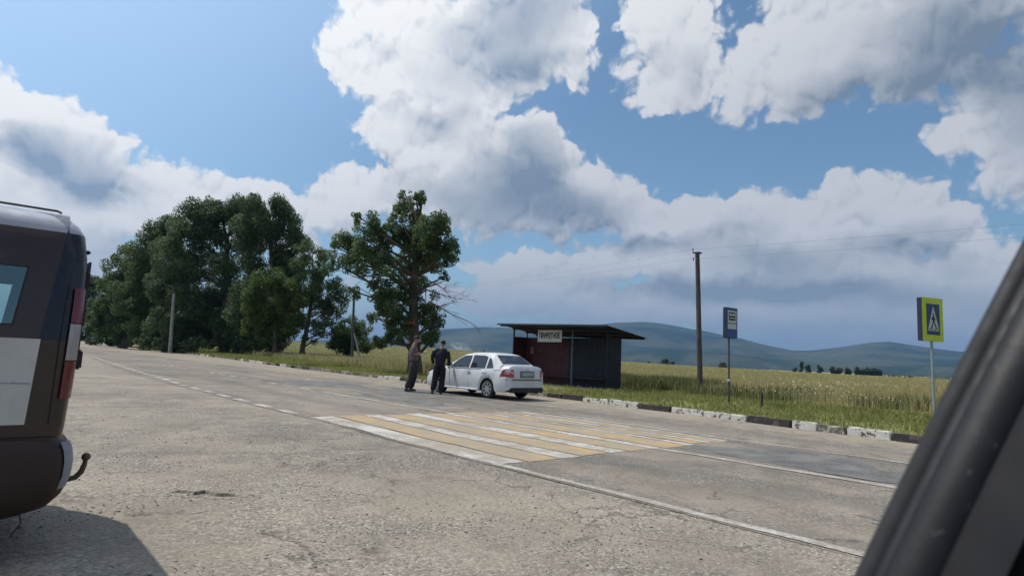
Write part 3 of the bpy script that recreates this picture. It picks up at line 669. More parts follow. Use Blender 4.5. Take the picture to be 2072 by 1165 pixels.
    tree('roadside_tree', 'loose airy tree with leaning trunk at the right end of the grove', G_, 'tree', 70, (610, 728), [(612, 705), (622, 660), (630, 610), (635, 560)],
      [(632, 515, 26), (610, 500, 20, .8), (655, 520, 22, .8), (620, 545, 30), (660, 555, 28), (680, 580, 24, .8), (640, 590, 32), (675, 615, 26), (695, 600, 18, .6), (650, 635, 30), (690, 640, 20, .6), (620, 650, 26), (665, 665, 22, .8), (635, 680, 20, .7), (690, 670, 14, .5)], LM['mid'], .19, 95, .32)
    tree('bush', 'dense rounded dark green bush beside the wooden pole', None, 'bush', 74, (712, 722), [(712, 705), (712, 690)],
      [(712, 662, 24), (690, 672, 24), (735, 672, 22), (705, 685, 28), (735, 692, 24), (682, 695, 22), (712, 700, 22), (750, 702, 12)], LM['mid'], .19, 105, .15, 1.2)
    for i, (px, py, F, bl, lb) in enumerate([
      (300, 706, 88, [(300, 684, 14), (285, 690, 12), (318, 690, 12)], 'low dark undergrowth bush under the grove left of the pale pole'),
      (400, 716, 76, [(400, 692, 15), (380, 698, 12), (420, 696, 14)], 'low shrub at the foot of the domed tree right of the pale pole'),
      (520, 722, 74, [(515, 700, 15), (495, 706, 11), (538, 704, 12)], 'low shrub between the trunks below the tall dark tree')]):
        tree('shrub', lb, 'low shrubs under the grove', 'shrub', F, (px, py), [(px, py-8), (px, py-14)], bl, LM['dark'], .19, 105, .08)
    # woodland edge behind the grove: one dark mass of trees nobody can tell apart
    mass = [(at(px, py, 125+random.uniform(-8, 8)), r/1250*125, 1.) for px, py, r in [(200+22*k, 650+random.uniform(-8, 8), 26) for k in range(17)] + [(190+24*k, 682, 20) for k in range(16)] + [(230+26*k, 610+random.uniform(-10, 10), 24) for k in range(12)]]
    co, q, t = leafage(mass, .55, 14); tag(np_mesh('woodland', co, q, LM['dark'], tint=t), kind='stuff')
trees()

def far_trees():
    spec = [(1608, 757, 740, 5, 0), (1622, 758, 726, 6, 1), (1635, 759, 733, 6, 1), (1659, 760, 735, 7, 1), (1684, 762, 738, 8, 1), (1697, 763, 740, 8, 0), (1715, 764, 741, 8, 0), (1733, 765, 742, 9, 0), (1750, 766, 743, 10, 0), (1766, 767, 743, 10, 0), (1779, 768, 745, 8, 0), (1462, 746, 734, 9, 2), (1345, 738, 727, 9, 2), (1360, 739, 731, 6, 2), (1314, 736, 731, 4, 2)]
    desc = {0: ('dark round tree in the far row at the field edge', 'far round trees'), 1: ('slim tall tree in the far row at the field edge', 'far slim trees'), 2: ('low dark bush on the far edge of the golden field', 'far bushes')}
    own = {1608: 'small dark tree at the left end of the far row', 1622: 'tallest slim tree of the far row, second from its left end', 1635: 'slim tree of the far row right beside its tallest one', 1659: 'slim tree standing alone in the gap of the far row',
      1684: 'broad slim topped tree left of the solid clump in the far row', 1779: 'dark round tree at the right end of the far row', 1715: 'separate round tree just left of the solid clump in the far row', 1462: 'low dark bush on the field edge just left of the bus stop sign pole', 1345: 'larger of the low bushes on the field edge between shelter and wooden pole', 1360: 'small bush touching the larger one between shelter and wooden pole', 1314: 'tiny bush on the field edge nearest the shelter'}
    for px, yb, yt, rw, k in spec:
        F = 430; p = at(px, yb+2, F); h = (yb-yt)/1250*F; r = rw/1250*F
        root = thing('far_tree' if k < 2 else 'far_bush', own.get(px, desc[k][0]), 'tree' if k < 2 else 'bush', (p.x, p.y, p.z-1.5), 0, desc[k][1])
        n = 7 if k == 1 else 5
        bl = [(Vector((random.uniform(-.4, .4)*r, random.uniform(-.4, .4)*r, 1.5 + h*(.18 + .72*j/n))), r*(.75 if k != 1 else .6), 1.) for j in range(n)]
        co, q, t = leafage(bl, .8, 6); np_mesh('crown', co, q, LM['far'], root, t)
        if k < 2: MB().tube([(0, 0, 0), (0, 0, h*.6+1.5)], [.35, .15], 7).build('trunk', m_bark, root)
    # hedge lines on the horizon
    hb = [(at(px, 762+(px-1780)*.05+random.uniform(-1, 1), 520), random.uniform(1.2, 2.2), .8) for px in range(1785, 2010, 7)]
    hb += [(at(px, 748.5+(px-1500)*.052+random.uniform(-.6, .6), 520), random.uniform(.8, 1.4), .8) for px in range(1490, 1600, 9)]
    hb += [(at(px, 704+(px-760)*.045, 420), random.uniform(.8, 1.9), .8) for px in range(745, 1000, 9)]
    co, q, t = leafage(hb, .9, 4); tag(np_mesh('far_hedge', co, q, LM['far'], tint=t), kind='stuff')
far_trees()

# ------------------------------------------------------------------ bus shelter
def shelter():
    ox, oy = 20.6, 17.35       # front right corner of the walls
    root = thing('bus_shelter', 'open fronted metal bus shelter, maroon left half and navy right half, under a sloping roof', 'bus shelter', (ox, oy, .1))
    maroon = plain('maroon_sheet', (.055, .012, .016), .6, .25, 3); navy = plain('navy_sheet', (.007, .011, .022), .6, .25, 3); black = plain('dark_sheet', (.012, .014, .018), .6, .3, 3)
    steel = plain('dull_steel', (.10, .12, .15), .5, .2); W, Dp, H = 6.1, .95, 2.27
    def wall(name, pts, mat, nrm):       # corrugated sheet: ribs as geometry
        (x0, y0), (x1, y1) = pts; L = math.hypot(x1-x0, y1-y0); n = int(L/.1); mb = MB(); v = []; f = []
        for i in range(n*2+1):
            t = i/(n*2); o = .018 if (i//1) % 4 in (1, 2) else 0
            v += [(x0+(x1-x0)*t+nrm[0]*o, y0+(y1-y0)*t+nrm[1]*o, .02), (x0+(x1-x0)*t+nrm[0]*o, y0+(y1-y0)*t+nrm[1]*o, H)]
        for i in range(n*2): f.append((i*2, i*2+2, i*2+3, i*2+1))
        k = len(v); v += [(a+nrm[0]*-.006, b+nrm[1]*-.006, c) for a, b, c in v]; f += [tuple(q+k for q in g[::-1]) for g in f]
        mb.add(v, f); mb.build(name, mat, root)
    half = W*.52
    wall('back_wall', ((Dp, 0), (Dp, half)), navy, (-1, 0)); wall('back_wall', ((Dp, half), (Dp, W)), maroon, (-1, 0))
    wall('side_wall', ((.0, 0), (Dp, 0)), navy, (0, 1)); wall('side_wall', ((0, W), (Dp, W)), maroon, (0, -1))
    # front apron panels closing the right bay low and high as dark sheet
    def zroof(x, y=2.7): return 2.66 - (x+.97)*.141 + .02*(y+.75)
    for y, mt in ((.0, navy), (2.05, steel), (W, maroon)):
        MB().box((.02, y, zroof(0, y)/2), (.07, .07, zroof(0, y)), bev=.008).build('post', mt, root)
    for y in (.0, 1.0, 2.9, W): MB().box((Dp-.03, y, (H+zroof(Dp, y))/2), (.05, .05, zroof(Dp, y)-H+.02), bev=.006).build('roof_bracket', navy, root)
    # roof: corrugated sheet, underside two-tone
    for y0, y1, mt in ((-.75, half, navy), (half, W+.15, maroon)):
        n = int((y1-y0)/.06); v = []; f = []
        for i in range(n+1):
            y = y0 + (y1-y0)*i/n; o = .012*(i % 4 in (1, 2))
            v += [(-.97, y, zroof(-.97, y)+.05+o), (1.8, y, zroof(1.8, y)+.05+o), (-.97, y, zroof(-.97, y)+.035+o), (1.8, y, zroof(1.8, y)+.035+o)]
        for i in range(n):
            a = i*4; f += [(a, a+1, a+5, a+4), (a+2, a+6, a+7, a+3), (a, a+4, a+6, a+2), (a+1, a+3, a+7, a+5)]
        f += [(0, 2, 3, 1), (n*4, n*4+1, n*4+3, n*4+2)]
        MB().add(v, f).build('roof', mt, root)
    tilt = Matrix.Rotation(math.atan(.02), 3, 'X')
    for x in (-.8, .02, Dp-.02, 1.65):
        MB().box((x, W/2-.3, zroof(x, W/2-.3)-.005), (.06, W+.82, .08), bev=.006, rot=tilt).build('roof_beam', black, root)
    MB().box((-.985, W/2-.3, zroof(-.97, W/2-.3)+.03), (.02, W+.92, .07), rot=tilt).build('roof_trim', plain('dark_green_trim', (.02, .03, .03), .6), root)
    MB().box((Dp-.22, W/2, .42), (.34, W-1.2, .045), bev=.01).build('bench', plain('dark_wood', (.05, .03, .02), .7), root)
    MB().box((.6, W/2, -.02), (1.9, W+.5, .09), bev=.01).build('floor_slab', plain('concrete_slab', (.27, .25, .22), .9, .2, 3, bump=.4), root)
    # paper notice on the inner left part of the back wall
    n_ = MB().box((Dp-.035, W-.42, 1.62), (.006, .22, .34)).build('notice', plain('grey_paper', (.16, .13, .15), .8), None); n_.location = (ox, oy, .1)
    tag(n_, 'small grey paper notice pasted inside the maroon wall of the shelter', 'notice')
    # name board
    b = thing('name_board', 'white board with the village name in dark capitals under the shelter roof', 'sign', (ox-.05, oy+W-3.42, .1+2.17))
    Wd, Ht = 1.60, .56; white = plain('weathered_white_board', (.60, .59, .60), .7, .10, 3)
    MB().box((0, Wd/2, Ht/2), (.03, Wd, Ht), bev=.006).build('board', white, b)
    c = D.curves.new('lettering', 'FONT'); c.body = 'ПРИВЕТНОЕ'; c.size = .34; c.extrude = .002; c.align_x = 'CENTER'; c.align_y = 'CENTER'; c.space_character = .92; c.offset = .011
    t = D.objects.new('lettering', c); S.collection.objects.link(t); dg = bpy.context.evaluated_depsgraph_get(); me = D.meshes.new_from_object(t.evaluated_get(dg)); D.objects.remove(t)
    xs = [v.co.x for v in me.vertices]; w = max(xs)-min(xs); cx = (max(xs)+min(xs))/2
    for v in me.vertices: v.co.x = (v.co.x-cx)*(Wd*.86/w)
    me.materials.append(plain('dark_lettering', (.02, .02, .03), .7)); lt = D.objects.new('lettering', me); S.collection.objects.link(lt); lt.parent = b
    lt.location = (-.0185, Wd/2, Ht/2); lt.rotation_euler = (PI/2, 0, -PI/2)
    b.location.z = .1 + zroof(-.05, W-2.7) - Ht - .03
shelter()

# ------------------------------------------------------------------ poles, wires, signs
def poles():
    concrete = plain('old_concrete', (.30, .28, .26), .9, .25, 2, bump=.4); wood = bark_mat('weathered_pole_wood', (.125, .112, .105)); iron = plain('rusty_iron', (.07, .05, .045), .8); porc = plain('insulator', (.16, .15, .15), .3)
    F = 27.3; b = at(1417, 797, F); top = at(1411, 510, F); b.z = .05
    r = thing('utility_pole', 'tall single wooden pole with small bracket on top standing left of the bus stop sign', 'utility pole', tuple(b), 0, 'poles of the power line'); d = top-b
    MB().tube([(0, 0, 0), d*.5, d], [.12, .108, .095], 12).build('mast', wood, r, smooth=60)
    a = D.objects.new('x', None); D.objects.remove(a)
    MB().box(d+Vector((0, 0, -.04)), (.42, .07, .06), rz=-YAW, bev=.008).build('bracket', iron, r)
    ins = []
    for s, h in ((-.20, .16), (-.17, -.26), (.10, .02)):
        p = d + _R*s + Vector((0, 0, h-.04)); ins.append(b+p)
        MB().tube([p-Vector((0, 0, .12)), p-Vector((0, 0, .03)), p+Vector((0, 0, .05))], [.008, .03, .022], 8).build('insulator', porc, r)
    F2 = 63.6; b2 = at(712, 733, F2); t2 = at(717, 580, F2); b2.z = .05; d2 = t2-b2
    r2 = thing('utility_pole', 'thin wooden pole with a short crossarm behind the dark bush left of the lone tree', 'utility pole', tuple(b2), 0, 'poles of the power line')
    MB().tube([(0, 0, 0), d2], [.15, .11], 10).build('mast', wood, r2, smooth=60)
    MB().tube([Vector((.0, 0, 3.0)), _R*1.0+Vector((0, 0, -.1))], [.09, .10], 8).build('strut', concrete, r2, smooth=60)
    MB().box(d2-Vector((0, 0, .5)), (1.0, .09, .09), rz=-YAW).build('crossarm', wood, r2)
    i2 = [b2+d2-Vector((0, 0, .4))+_R*.45, b2+d2-Vector((0, 0, .4))-_R*.45]
    F3 = 76; b3 = at(344, 713, F3); t3 = at(352, 594, F3); b3.z = 0; d3 = t3-b3
    r3 = thing('utility_pole', 'pale leaning concrete pole in front of the dark grove near the road bend', 'utility pole', tuple(b3), 0, 'poles of the power line')
    MB().tube([(0, 0, 0), d3], [.24, .15], 8).build('mast', concrete, r3, smooth=60)
    MB().tube([d3, d3+Vector((0, 0, .35))], [.05, .05], 8).build('insulator', porc, r3)
    # wires: from the far wooden pole through the near one and on out of the picture
    end = b + Vector((1.5, -42, 6.9))
    wm = plain('wire', (.24, .26, .30), .6)
    for k, nm in ((0, 'upper'), (1, 'lower')):
        pts = []
        for A, B in ((i2[k], ins[k]), (ins[k], end+Vector((0, 0, -.35*k)))):
            for j in range(17):
                t = j/16; p = A.lerp(B, t); p.z -= 2.2*t*(1-t); pts.append(p)
        o = MB().tube(pts, .0035, 5).build('overhead_wire', wm); tag(o, f'{nm} of the two thin wires strung from the wooden pole past the crossing sign', 'wire', 'overhead wires')
poles()

def signs():
    grey = plain('galvanised_pole', (.30, .32, .33), .45, .1, metal=.3); dark = plain('dark_blue_back', (.018, .025, .055), .5); blue = plain('sign_blue', (.02, .07, .24), .4, .08); white = plain('sign_white', (.50, .52, .52), .5, .06)
    yel = plain('fluorescent_yellow', (.50, .60, .035), .45, .08); blk = plain('sign_black', (.012, .012, .018), .5); dkp = plain('dark_pole', (.055, .06, .065), .5)
    def face(root, org, right, up):
        n = right.cross(up)
        def flat(name, pts, mat, lay, parent):
            MB().poly([org + right*x + up*y + n*(lay*.004) for x, y in pts], n*.003).build(name, mat, parent)
        return flat
    def rect(x0, y0, x1, y1, r=.0):
        if not r: return [(x0, y0), (x1, y0), (x1, y1), (x0, y1)]
        o = []
        for cx, cy, a0 in ((x1-r, y0+r, -90), (x1-r, y1-r, 0), (x0+r, y1-r, 90), (x0+r, y0+r, 180)):
            o += [(cx+r*math.cos(rad(a0+t)), cy+r*math.sin(rad(a0+t))) for t in (0, 30, 60, 90)]
        return o
    # bus stop
    F = 20.06; b = at(1475, 820, F); b.z = .08
    r = thing('bus_stop_sign', 'blue and white bus stop sign box on a thin dark pole beside the road', 'road sign', tuple(b)); lean = at(1474, 684, F)-b; top = at(1474, 622, F)-b
    MB().tube([(0, 0, -.1), lean+Vector((.06, .02, .03))], [.030, .030], 10).build('pole', dkp, r, smooth=60)
    MB().box(lean*.38, (.075, .075, .07)).build('sticker', white, r)
    h = top.z-lean.z; w = .62; th = .13; c = lean + Vector((.10, 0, h/2)); rz = rad(-4); R3 = Matrix.Rotation(rz, 3, 'Z')
    cab = MB().box(c, (w, th, h), rz=rz, bev=.012).build('sign_box', dark, r)
    right, up = R3 @ Vector((1, 0, 0)), Vector((0, 0, 1)); org = c - R3 @ Vector((w/2, th/2+.001, 0)) - Vector((0, 0, h/2)); flat = face(r, org, right, up)
    flat('sign_face', rect(.008, .008, w-.008, h-.008, .03), blue, 0, r)
    flat('pictogram_field', rect(.07, .50, w-.07, h-.10), white, 1, r)
    flat('bus_pictogram', rect(.13, .58, w-.13, h-.15, .03), blk, 2, r)
    for x0, x1 in ((.16, .29), (.32, .45)): flat('pictogram_window', rect(x0, h-.27, x1, h-.19), white, 3, r)
    flat('pictogram_window', rect(.16, .64, w-.16, .67), white, 3, r)
    flat('lower_field', rect(.07, .30, w-.07, .47), white, 1, r)
    # pedestrian crossing
    F = 15.75; b = at(1892, 868, F); b.z = .08
    r = thing('crossing_sign', 'pedestrian crossing sign with bright yellow border on a grey pole near the car window frame', 'road sign', tuple(b)); lo = at(1889, 690, F)-b; hi = at(1887, 603, F)-b
    MB().tube([(0, 0, -.1), lo+Vector((.05, .06, .03))], [.032, .032], 12).build('pole', grey, r, smooth=60)
    h = hi.z-lo.z; w = .78; rz = rad(-19); R3 = Matrix.Rotation(rz, 3, 'Z'); c = lo + Vector((.01, .0, h/2)) + R3 @ Vector((.0, .02, 0))
    MB().box(c + R3 @ Vector((0, .06, 0)), (w, .14, h), rz=rz, bev=.01).build('sign_box', dark, r)
    right = R3 @ Vector((1, 0, 0)); org = c - R3 @ Vector((w/2, .0135, 0)) - Vector((0, 0, h/2)); flat = face(r, org, right, Vector((0, 0, 1)))
    flat('sign_face', rect(-.005, -.005, w+.005, h+.005, .03), yel, 0, r)
    x0, x1, y0, y1 = .15, w-.13, .16, h-.15; flat('blue_field', rect(x0, y0, x1, y1), plain('deep_blue', (.018, .045, .12), .45, .08), 1, r)
    cx = (x0+x1)/2; flat('white_triangle', [(x0+.03, y0+.10), (x1-.03, y0+.10), (cx, y1-.05)], white, 2, r)
    P = lambda pts: [(cx+a*.9, y0+.10+q*.9) for a, q in pts]
    flat('walking_figure', P([(.0+.032*math.cos(t*PI/5), .47+.032*math.sin(t*PI/5)) for t in range(10)]), blk, 3, r)
    flat('walking_figure', P([(-.035, .27), (.03, .27), (.035, .42), (0, .44), (-.03, .42)]), blk, 3, r)
    flat('walking_figure', P([(-.03, .28), (-.10, .10), (-.14, .09), (-.14, .06), (-.07, .06), (0, .26)]), blk, 3, r)
    flat('walking_figure', P([(.0, .28), (.05, .17), (.09, .06), (.15, .06), (.15, .09), (.12, .10), (.085, .19), (.03, .28)]), blk, 3, r)
    flat('walking_figure', P([(-.03, .41), (-.10, .33), (-.08, .30), (-.02, .36)]), blk, 3, r); flat('walking_figure', P([(.03, .41), (.09, .31), (.07, .29), (.02, .36)]), blk, 3, r)
    for k in range(4):
        a = cx-.20+.11*k; flat('crossing_bar', [(a, y0+.115), (a+.05, y0+.115), (a+.065, y0+.148), (a+.02, y0+.148)], blk, 3, r)
    # small notice on the lone tree
    tr = at(832, 649, 35.4); s = MB().box((0, 0, 0), (.44, .03, .34), rz=-YAW, bev=.01).build('tree_notice', plain('faded_red_board', (.34, .11, .085), .7, .25, 8)); s.location = tr
    tag(s, 'small faded red board nailed to the trunk of the lone tree', 'sign')
    st = at(1541, 812, 19.2); o = MB().tube([(0, 0, -.1), (.02, 0, .48)], [.035, .03], 8).build('stake', plain('dark_stake', (.04, .035, .03), .9)); o.location = (st.x, st.y, .1)
    tag(o, 'short dark stake in the weeds right of the bus stop sign', 'stake')
signs()

# ------------------------------------------------------------------ white saloon car
def car():
    ang = rad(2); wheel = Vector((12.44, 15.24, 0)); f_ = Vector((math.sin(-ang), math.cos(-ang), 0)); r_ = Vector((math.cos(-ang), -math.sin(-ang), 0))
    org = wheel + r_*.70; org.z = .012
    root = thing('parked_car', 'white four door saloon car parked by the kerb in front of the shelter', 'car', tuple(org), ang)
    paint_ = Mat('white_car_paint'); paint_.set(col=paint_.mix(paint_.ramp(paint_.noise(2.5, 5, .6), .3, .8), (.62, .63, .65), (.50, .50, .49)), rough=.28, spec=.5, coat=.5); white = paint_.m
    blk = plain('black_plastic', (.02, .02, .022), .6); rub = plain('tyre_rubber', (.022, .021, .02), .85, .2, bump=.3); alloy = plain('silver_alloy', (.42, .42, .44), .35, .1, metal=.7); gl = glass('tinted_glass', (.018, .02, .026)); seam = plain('panel_gap', (.05, .05, .055), .6)
    WB = 2.49; R = .325; wz = .29
    def hw(y):   # half width
        return .83*(1 - .13*max(0, (y-2.6)/.75)**2.2 - .10*max(0, (-.45-y)/.55)**2.2)
    prof_t = [(-.99, .72), (-.985, .90), (-.95, 1.02), (-.88, 1.062), (-.55, 1.068), (0, 1.03), (1, .99), (1.9, .985), (2.2, .965), (2.6, .90), (3.0, .82), (3.2, .74), (3.32, .60), (3.36, .45)]
    def T(tab, y): return float(np.interp(y, [a for a, _ in tab], [b for _, b in tab]))
    sh_t = [(-.99, .70), (-.96, .90), (-.88, .955), (0, .935), (2, .90), (2.5, .83), (3.0, .74), (3.25, .66), (3.36, .43)]
    zb_t = [(-.99, .34), (-.8, .26), (-.5, .22), (2.9, .20), (3.2, .22), (3.36, .28)]
    ysn = sorted(set([round(v, 4) for v in list(np.linspace(-.99, 3.36, 46)) + [w + R*1.06*math.cos(t) for w in (0, WB) for t in np.linspace(0, PI, 17)] + [-.985, -.97, 3.34, 3.3]]))
    v = []; f = []; fm = []; K = 21
    for y in ysn:
        zb = T(zb_t, y)
        for w in (0, WB):
            d = abs(y-w)
            if d < R*1.06: zb = max(zb, wz + math.sqrt(max(0, (R*1.06)**2-d*d)))
        zs, zt = T(sh_t, y), T(prof_t, y); h = hw(y); zs = max(zs, zb+.05); e = min(1, (y+.99)/.06, (3.36-y)/.10); h *= .93+.07*max(0, e)**.5
        side = [(.955*h, zb), (.985*h, zb+(zs-zb)*.15), (h, zb+(zs-zb)*.38), (.998*h, zb+(zs-zb)*.55), (.985*h, zb+(zs-zb)*.72), (.965*h, zb+(zs-zb)*.88), (.93*h, zs), (.86*h, zs+(zt-zs)*.5), (.70*h, zs+(zt-zs)*.82), (.4*h, zs+(zt-zs)*.96)]
        ring = [(-x, z) for x, z in side] + [(0, zt)] + [(x, z) for x, z in side[::-1]]
        v += [(x, y, z) for x, z in ring]
    n = len(ysn)
    for i in range(n-1):
        for k in range(K-1): f.append((i*K+k, i*K+k+1, (i+1)*K+k+1, (i+1)*K+k)); fm.append(0)
        f.append((i*K+K-1, i*K, (i+1)*K, (i+1)*K+K-1)); fm.append(1)
    f.append(tuple(range(K))[::-1]); fm.append(0); f.append(tuple(range((n-1)*K, n*K))); fm.append(0)
    body = mesh_obj('body', v, f, [white, blk], root, 38, fm)
    # greenhouse
    tw = .50
    gp = [(2.12, .955), (1.36, 1.355), (1.0, 1.405), (.55, 1.42), (.15, 1.41), (-.06, 1.375), (-.55, 1.058)]
    def we(z): return .785 - (z-.93)*tw
    ys2 = [-.57, -.55] + list(np.linspace(-.50, -.10, 5)) + [-.06, 0, .15, .35, .55, .8, 1.0, 1.2, 1.36] + list(np.linspace(1.45, 2.08, 6)) + [2.12]
    gpi = sorted(gp); zc = lambda y: float(np.interp(y, [a for a, _ in gpi], [b for _, b in gpi]))
    v = []; f = []
    for y in ys2:
        z = zc(y); crown = .035*max(0, min(1, (1.36-y)/.2, (y+.06)/.15)); ze = z - .035 - crown*.4; ze = max(ze, .925); e = we(ze)
        ring = [(-.80, .90), (-e-.004, ze), (-e*.93, z-.010), (-e*.6, z+crown*.3), (0, z+crown*.5), (e*.6, z+crown*.3), (e*.93, z-.010), (e+.004, ze), (.80, .90)]
        v += [(a, y, b) for a, b in ring]
    for i in range(len(ys2)-1):
        for k in range(8): f.append((i*9+k, i*9+k+1, (i+1)*9+k+1, (i+1)*9+k))
    mesh_obj('cabin', v, f, white, root, 35)
    def side_x(z, s, off=.006):  # the tumblehome line of the cabin side
        return s*(.80 - (z-.90)*(.80-we(1.36))/(1.36-.90) + off)
    def pane(name, pts, s, mat=gl, off=.008, th=.004):
        P = [Vector((side_x(z, s, off), y, z)) for y, z in pts]
        if s < 0: P = P[::-1]
        MB().poly(P, (s*th, 0, 0)).build(name, mat, root)
    for s in (-1, 1):
        frames = [[(1.90, .925), (.93, .925), (.98, 1.315), (1.34, 1.300), (1.62, 1.155)], [(.86, .925), (.13, .925), (.18, 1.29), (.36, 1.325), (.90, 1.33)], [(.06, .93), (-.26, .955), (-.03, 1.22), (.10, 1.27)]]
        for q in frames:
            c0 = Vector((sum(a for a, _ in q)/len(q), sum(b for _, b in q)/len(q)))
            pane('side_window', q, s)
        # door handles, seams, sill
        for y in (.78, .02): MB().box((s*(.832), y+.12, .80), (.025, .19, .032), bev=.008).build('door_handle', white, root)
        for pts in ([(1.93, .90), (1.90, .60), (1.84, .28)], [(.90, .90), (.90, .30)], [(.08, .90), (-.02, .78), (-.12, .66)]):
            m_ = MB()
            for (ya, za), (yb, zb_) in zip(pts, pts[1:]): m_.tube([(s*(hw(ya)*.975+.006 if za > .7 else hw(ya)+.002), ya, za), (s*(hw(yb)*.998+.002), yb, zb_)], .005, 5)
            m_.build('door_seam', seam, root)
        MB().tube([(s*.832, .40, .245), (s*.832, 2.1, .235)], [.028, .028], 8).build('sill', white, root, smooth=60)
        # mirror
        mi = MB().box((s*.93, 1.80, .99), (.20, .10, .13), bev=.03).build('mirror', blk, root, smooth=50); MB().box((s*.93, 1.745, .99), (.15, .006, .09)).build('mirror_glass', glass('mirror', (.3, .32, .35)), mi)
        # tail lamp wrapping the corner
        red = plain('red_lens', (.30, .012, .014), .15, .1, coat=.6); pink = plain('clear_lens', (.55, .30, .28), .2, .1)
        tl = [(-.62, .70), (-.72, .90), (-.86, .955), (-.99, .93), (-1.0, .70)]
        lamp = MB(); vv = []
        pts = [(s*.835*.975, -.60, .705), (s*.83*.96, -.70, .90), (s*.76, -.86, .945), (s*.60, -1.003, .925), (s*.58, -1.012, .70), (s*.745, -.985, .70)]
        lamp.poly([Vector(p) + Vector((s*.012, -.008, 0)) for p in (pts if s > 0 else pts[::-1])], (-s*.05, .05, 0)); lo_ = lamp.build('tail_lamp', red, root, smooth=20)
        q = [(s*.792, -.80, .79), (s*.775, -.83, .87), (s*.62, -1.026, .87), (s*.61, -1.026, .79)]
        MB().poly([Vector(p)+Vector((s*.030, -.012, 0)) for p in (q if s > 0 else q[::-1])], (-s*.03, .03, 0)).build('reversing_lens', pink, lo_)
        # headlamp
        MB().box((s*.62, 3.20, .62), (.30, .20, .15), rz=-s*.35, bev=.04).build('headlamp', glass('headlamp_glass', (.45, .47, .5)), root, smooth=50)
        for wy in (0, WB):
            wh = thing('wheel', None, None, (s*.70, wy, wz), 0 if s > 0 else PI); wh.parent = root; del wh
            wh = [o for o in root.children if o.type == 'EMPTY'][-1]
            MB().lathe([(.19, -.085), (.265, -.09), (.285, -.07), (.29, 0), (.285, .07), (.265, .09), (.19, .085)], 40).build('tyre', rub, wh, smooth=60)
            MB().lathe([(.19, .085), (.205, .080), (.20, .06), (.175, .03), (.12, .02), (.0, .02)], 40).build('rim_barrel', blk, wh, smooth=60)
            sp = MB(); sp.lathe([(.205, .078), (.207, .088), (.190, .088), (.182, .060)], 40); sp.lathe([(.05, .03), (.05, .078), (.0, .082)], 20)
            for k in range(8):
                a = 2*PI*k/8; c_, s__ = math.cos(a), math.sin(a); t = Vector((0, -s__, c_)); rr = Vector((0, c_, s__))
                sp.poly([Vector((.062, 0, 0))+rr*.04-t*.028, Vector((.070, 0, 0))+rr*.19-t*.016, Vector((.070, 0, 0))+rr*.19+t*.016, Vector((.062, 0, 0))+rr*.04+t*.028], (.012, 0, 0))
            sp.build('rim', alloy, wh, smooth=40)
    # windscreen and rear window
    def glass_top(name, ya, yb, k):
        q = []
        for y, ins in ((ya, .055), (yb, .045)):
            z = zc(y); e = we(z)-ins*1.6; q.append((y, z, e))
        (y0, z0, e0), (y1, z1, e1) = q; P = [Vector((-e0, y0, z0)), Vector((e0, y0, z0)), Vector((e1, y1, z1)), Vector((-e1, y1, z1))]
        nrm = (P[1]-P[0]).cross(P[3]-P[0]).normalized(); nrm = nrm if nrm.z > 0 else -nrm
        P = [p+nrm*.006 for p in P]; MB().poly(P, nrm*.004).build(name, gl, root)
    glass_top('windscreen', 2.06, 1.42, 0); glass_top('rear_window', -.50, -.10, 0)
    # rear end
    MB().box((0, -.955, .31), (1.42, .16, .15), bev=.03).build('bumper_apron', blk, root, smooth=50)
    MB().tube([(-.80, -.86, .62), (-.62, -1.0, .625), (.62, -1.0, .625), (.80, -.86, .62)], .016, 6).build('bumper_seam', seam, root)
    MB().box((0, -.998, .79), (.62, .03, .20), bev=.012).build('plate_recess', plain('grey_recess', (.14, .16, .18), .5), root)
    pl = MB().box((0, -1.018, .80), (.52, .012, .112), bev=.004).build('licence_plate', plain('licence_plate', (.30, .33, .34), .5), root)
    MB().tube([(.045*math.cos(t*PI/8), -.985, .955+.028*math.sin(t*PI/8)) for t in range(17)], .007, 6).build('emblem', alloy, root)
    MB().box((0, -.99, .905), (.46, .03, .022), bev=.006).build('boot_trim', white, root)
    MB().tube([(.45, -.85, .24), (.45, -1.02, .23)], .025, 10).build('exhaust_pipe', plain('dull_exhaust', (.12, .11, .10), .5, metal=.5), root)
car()

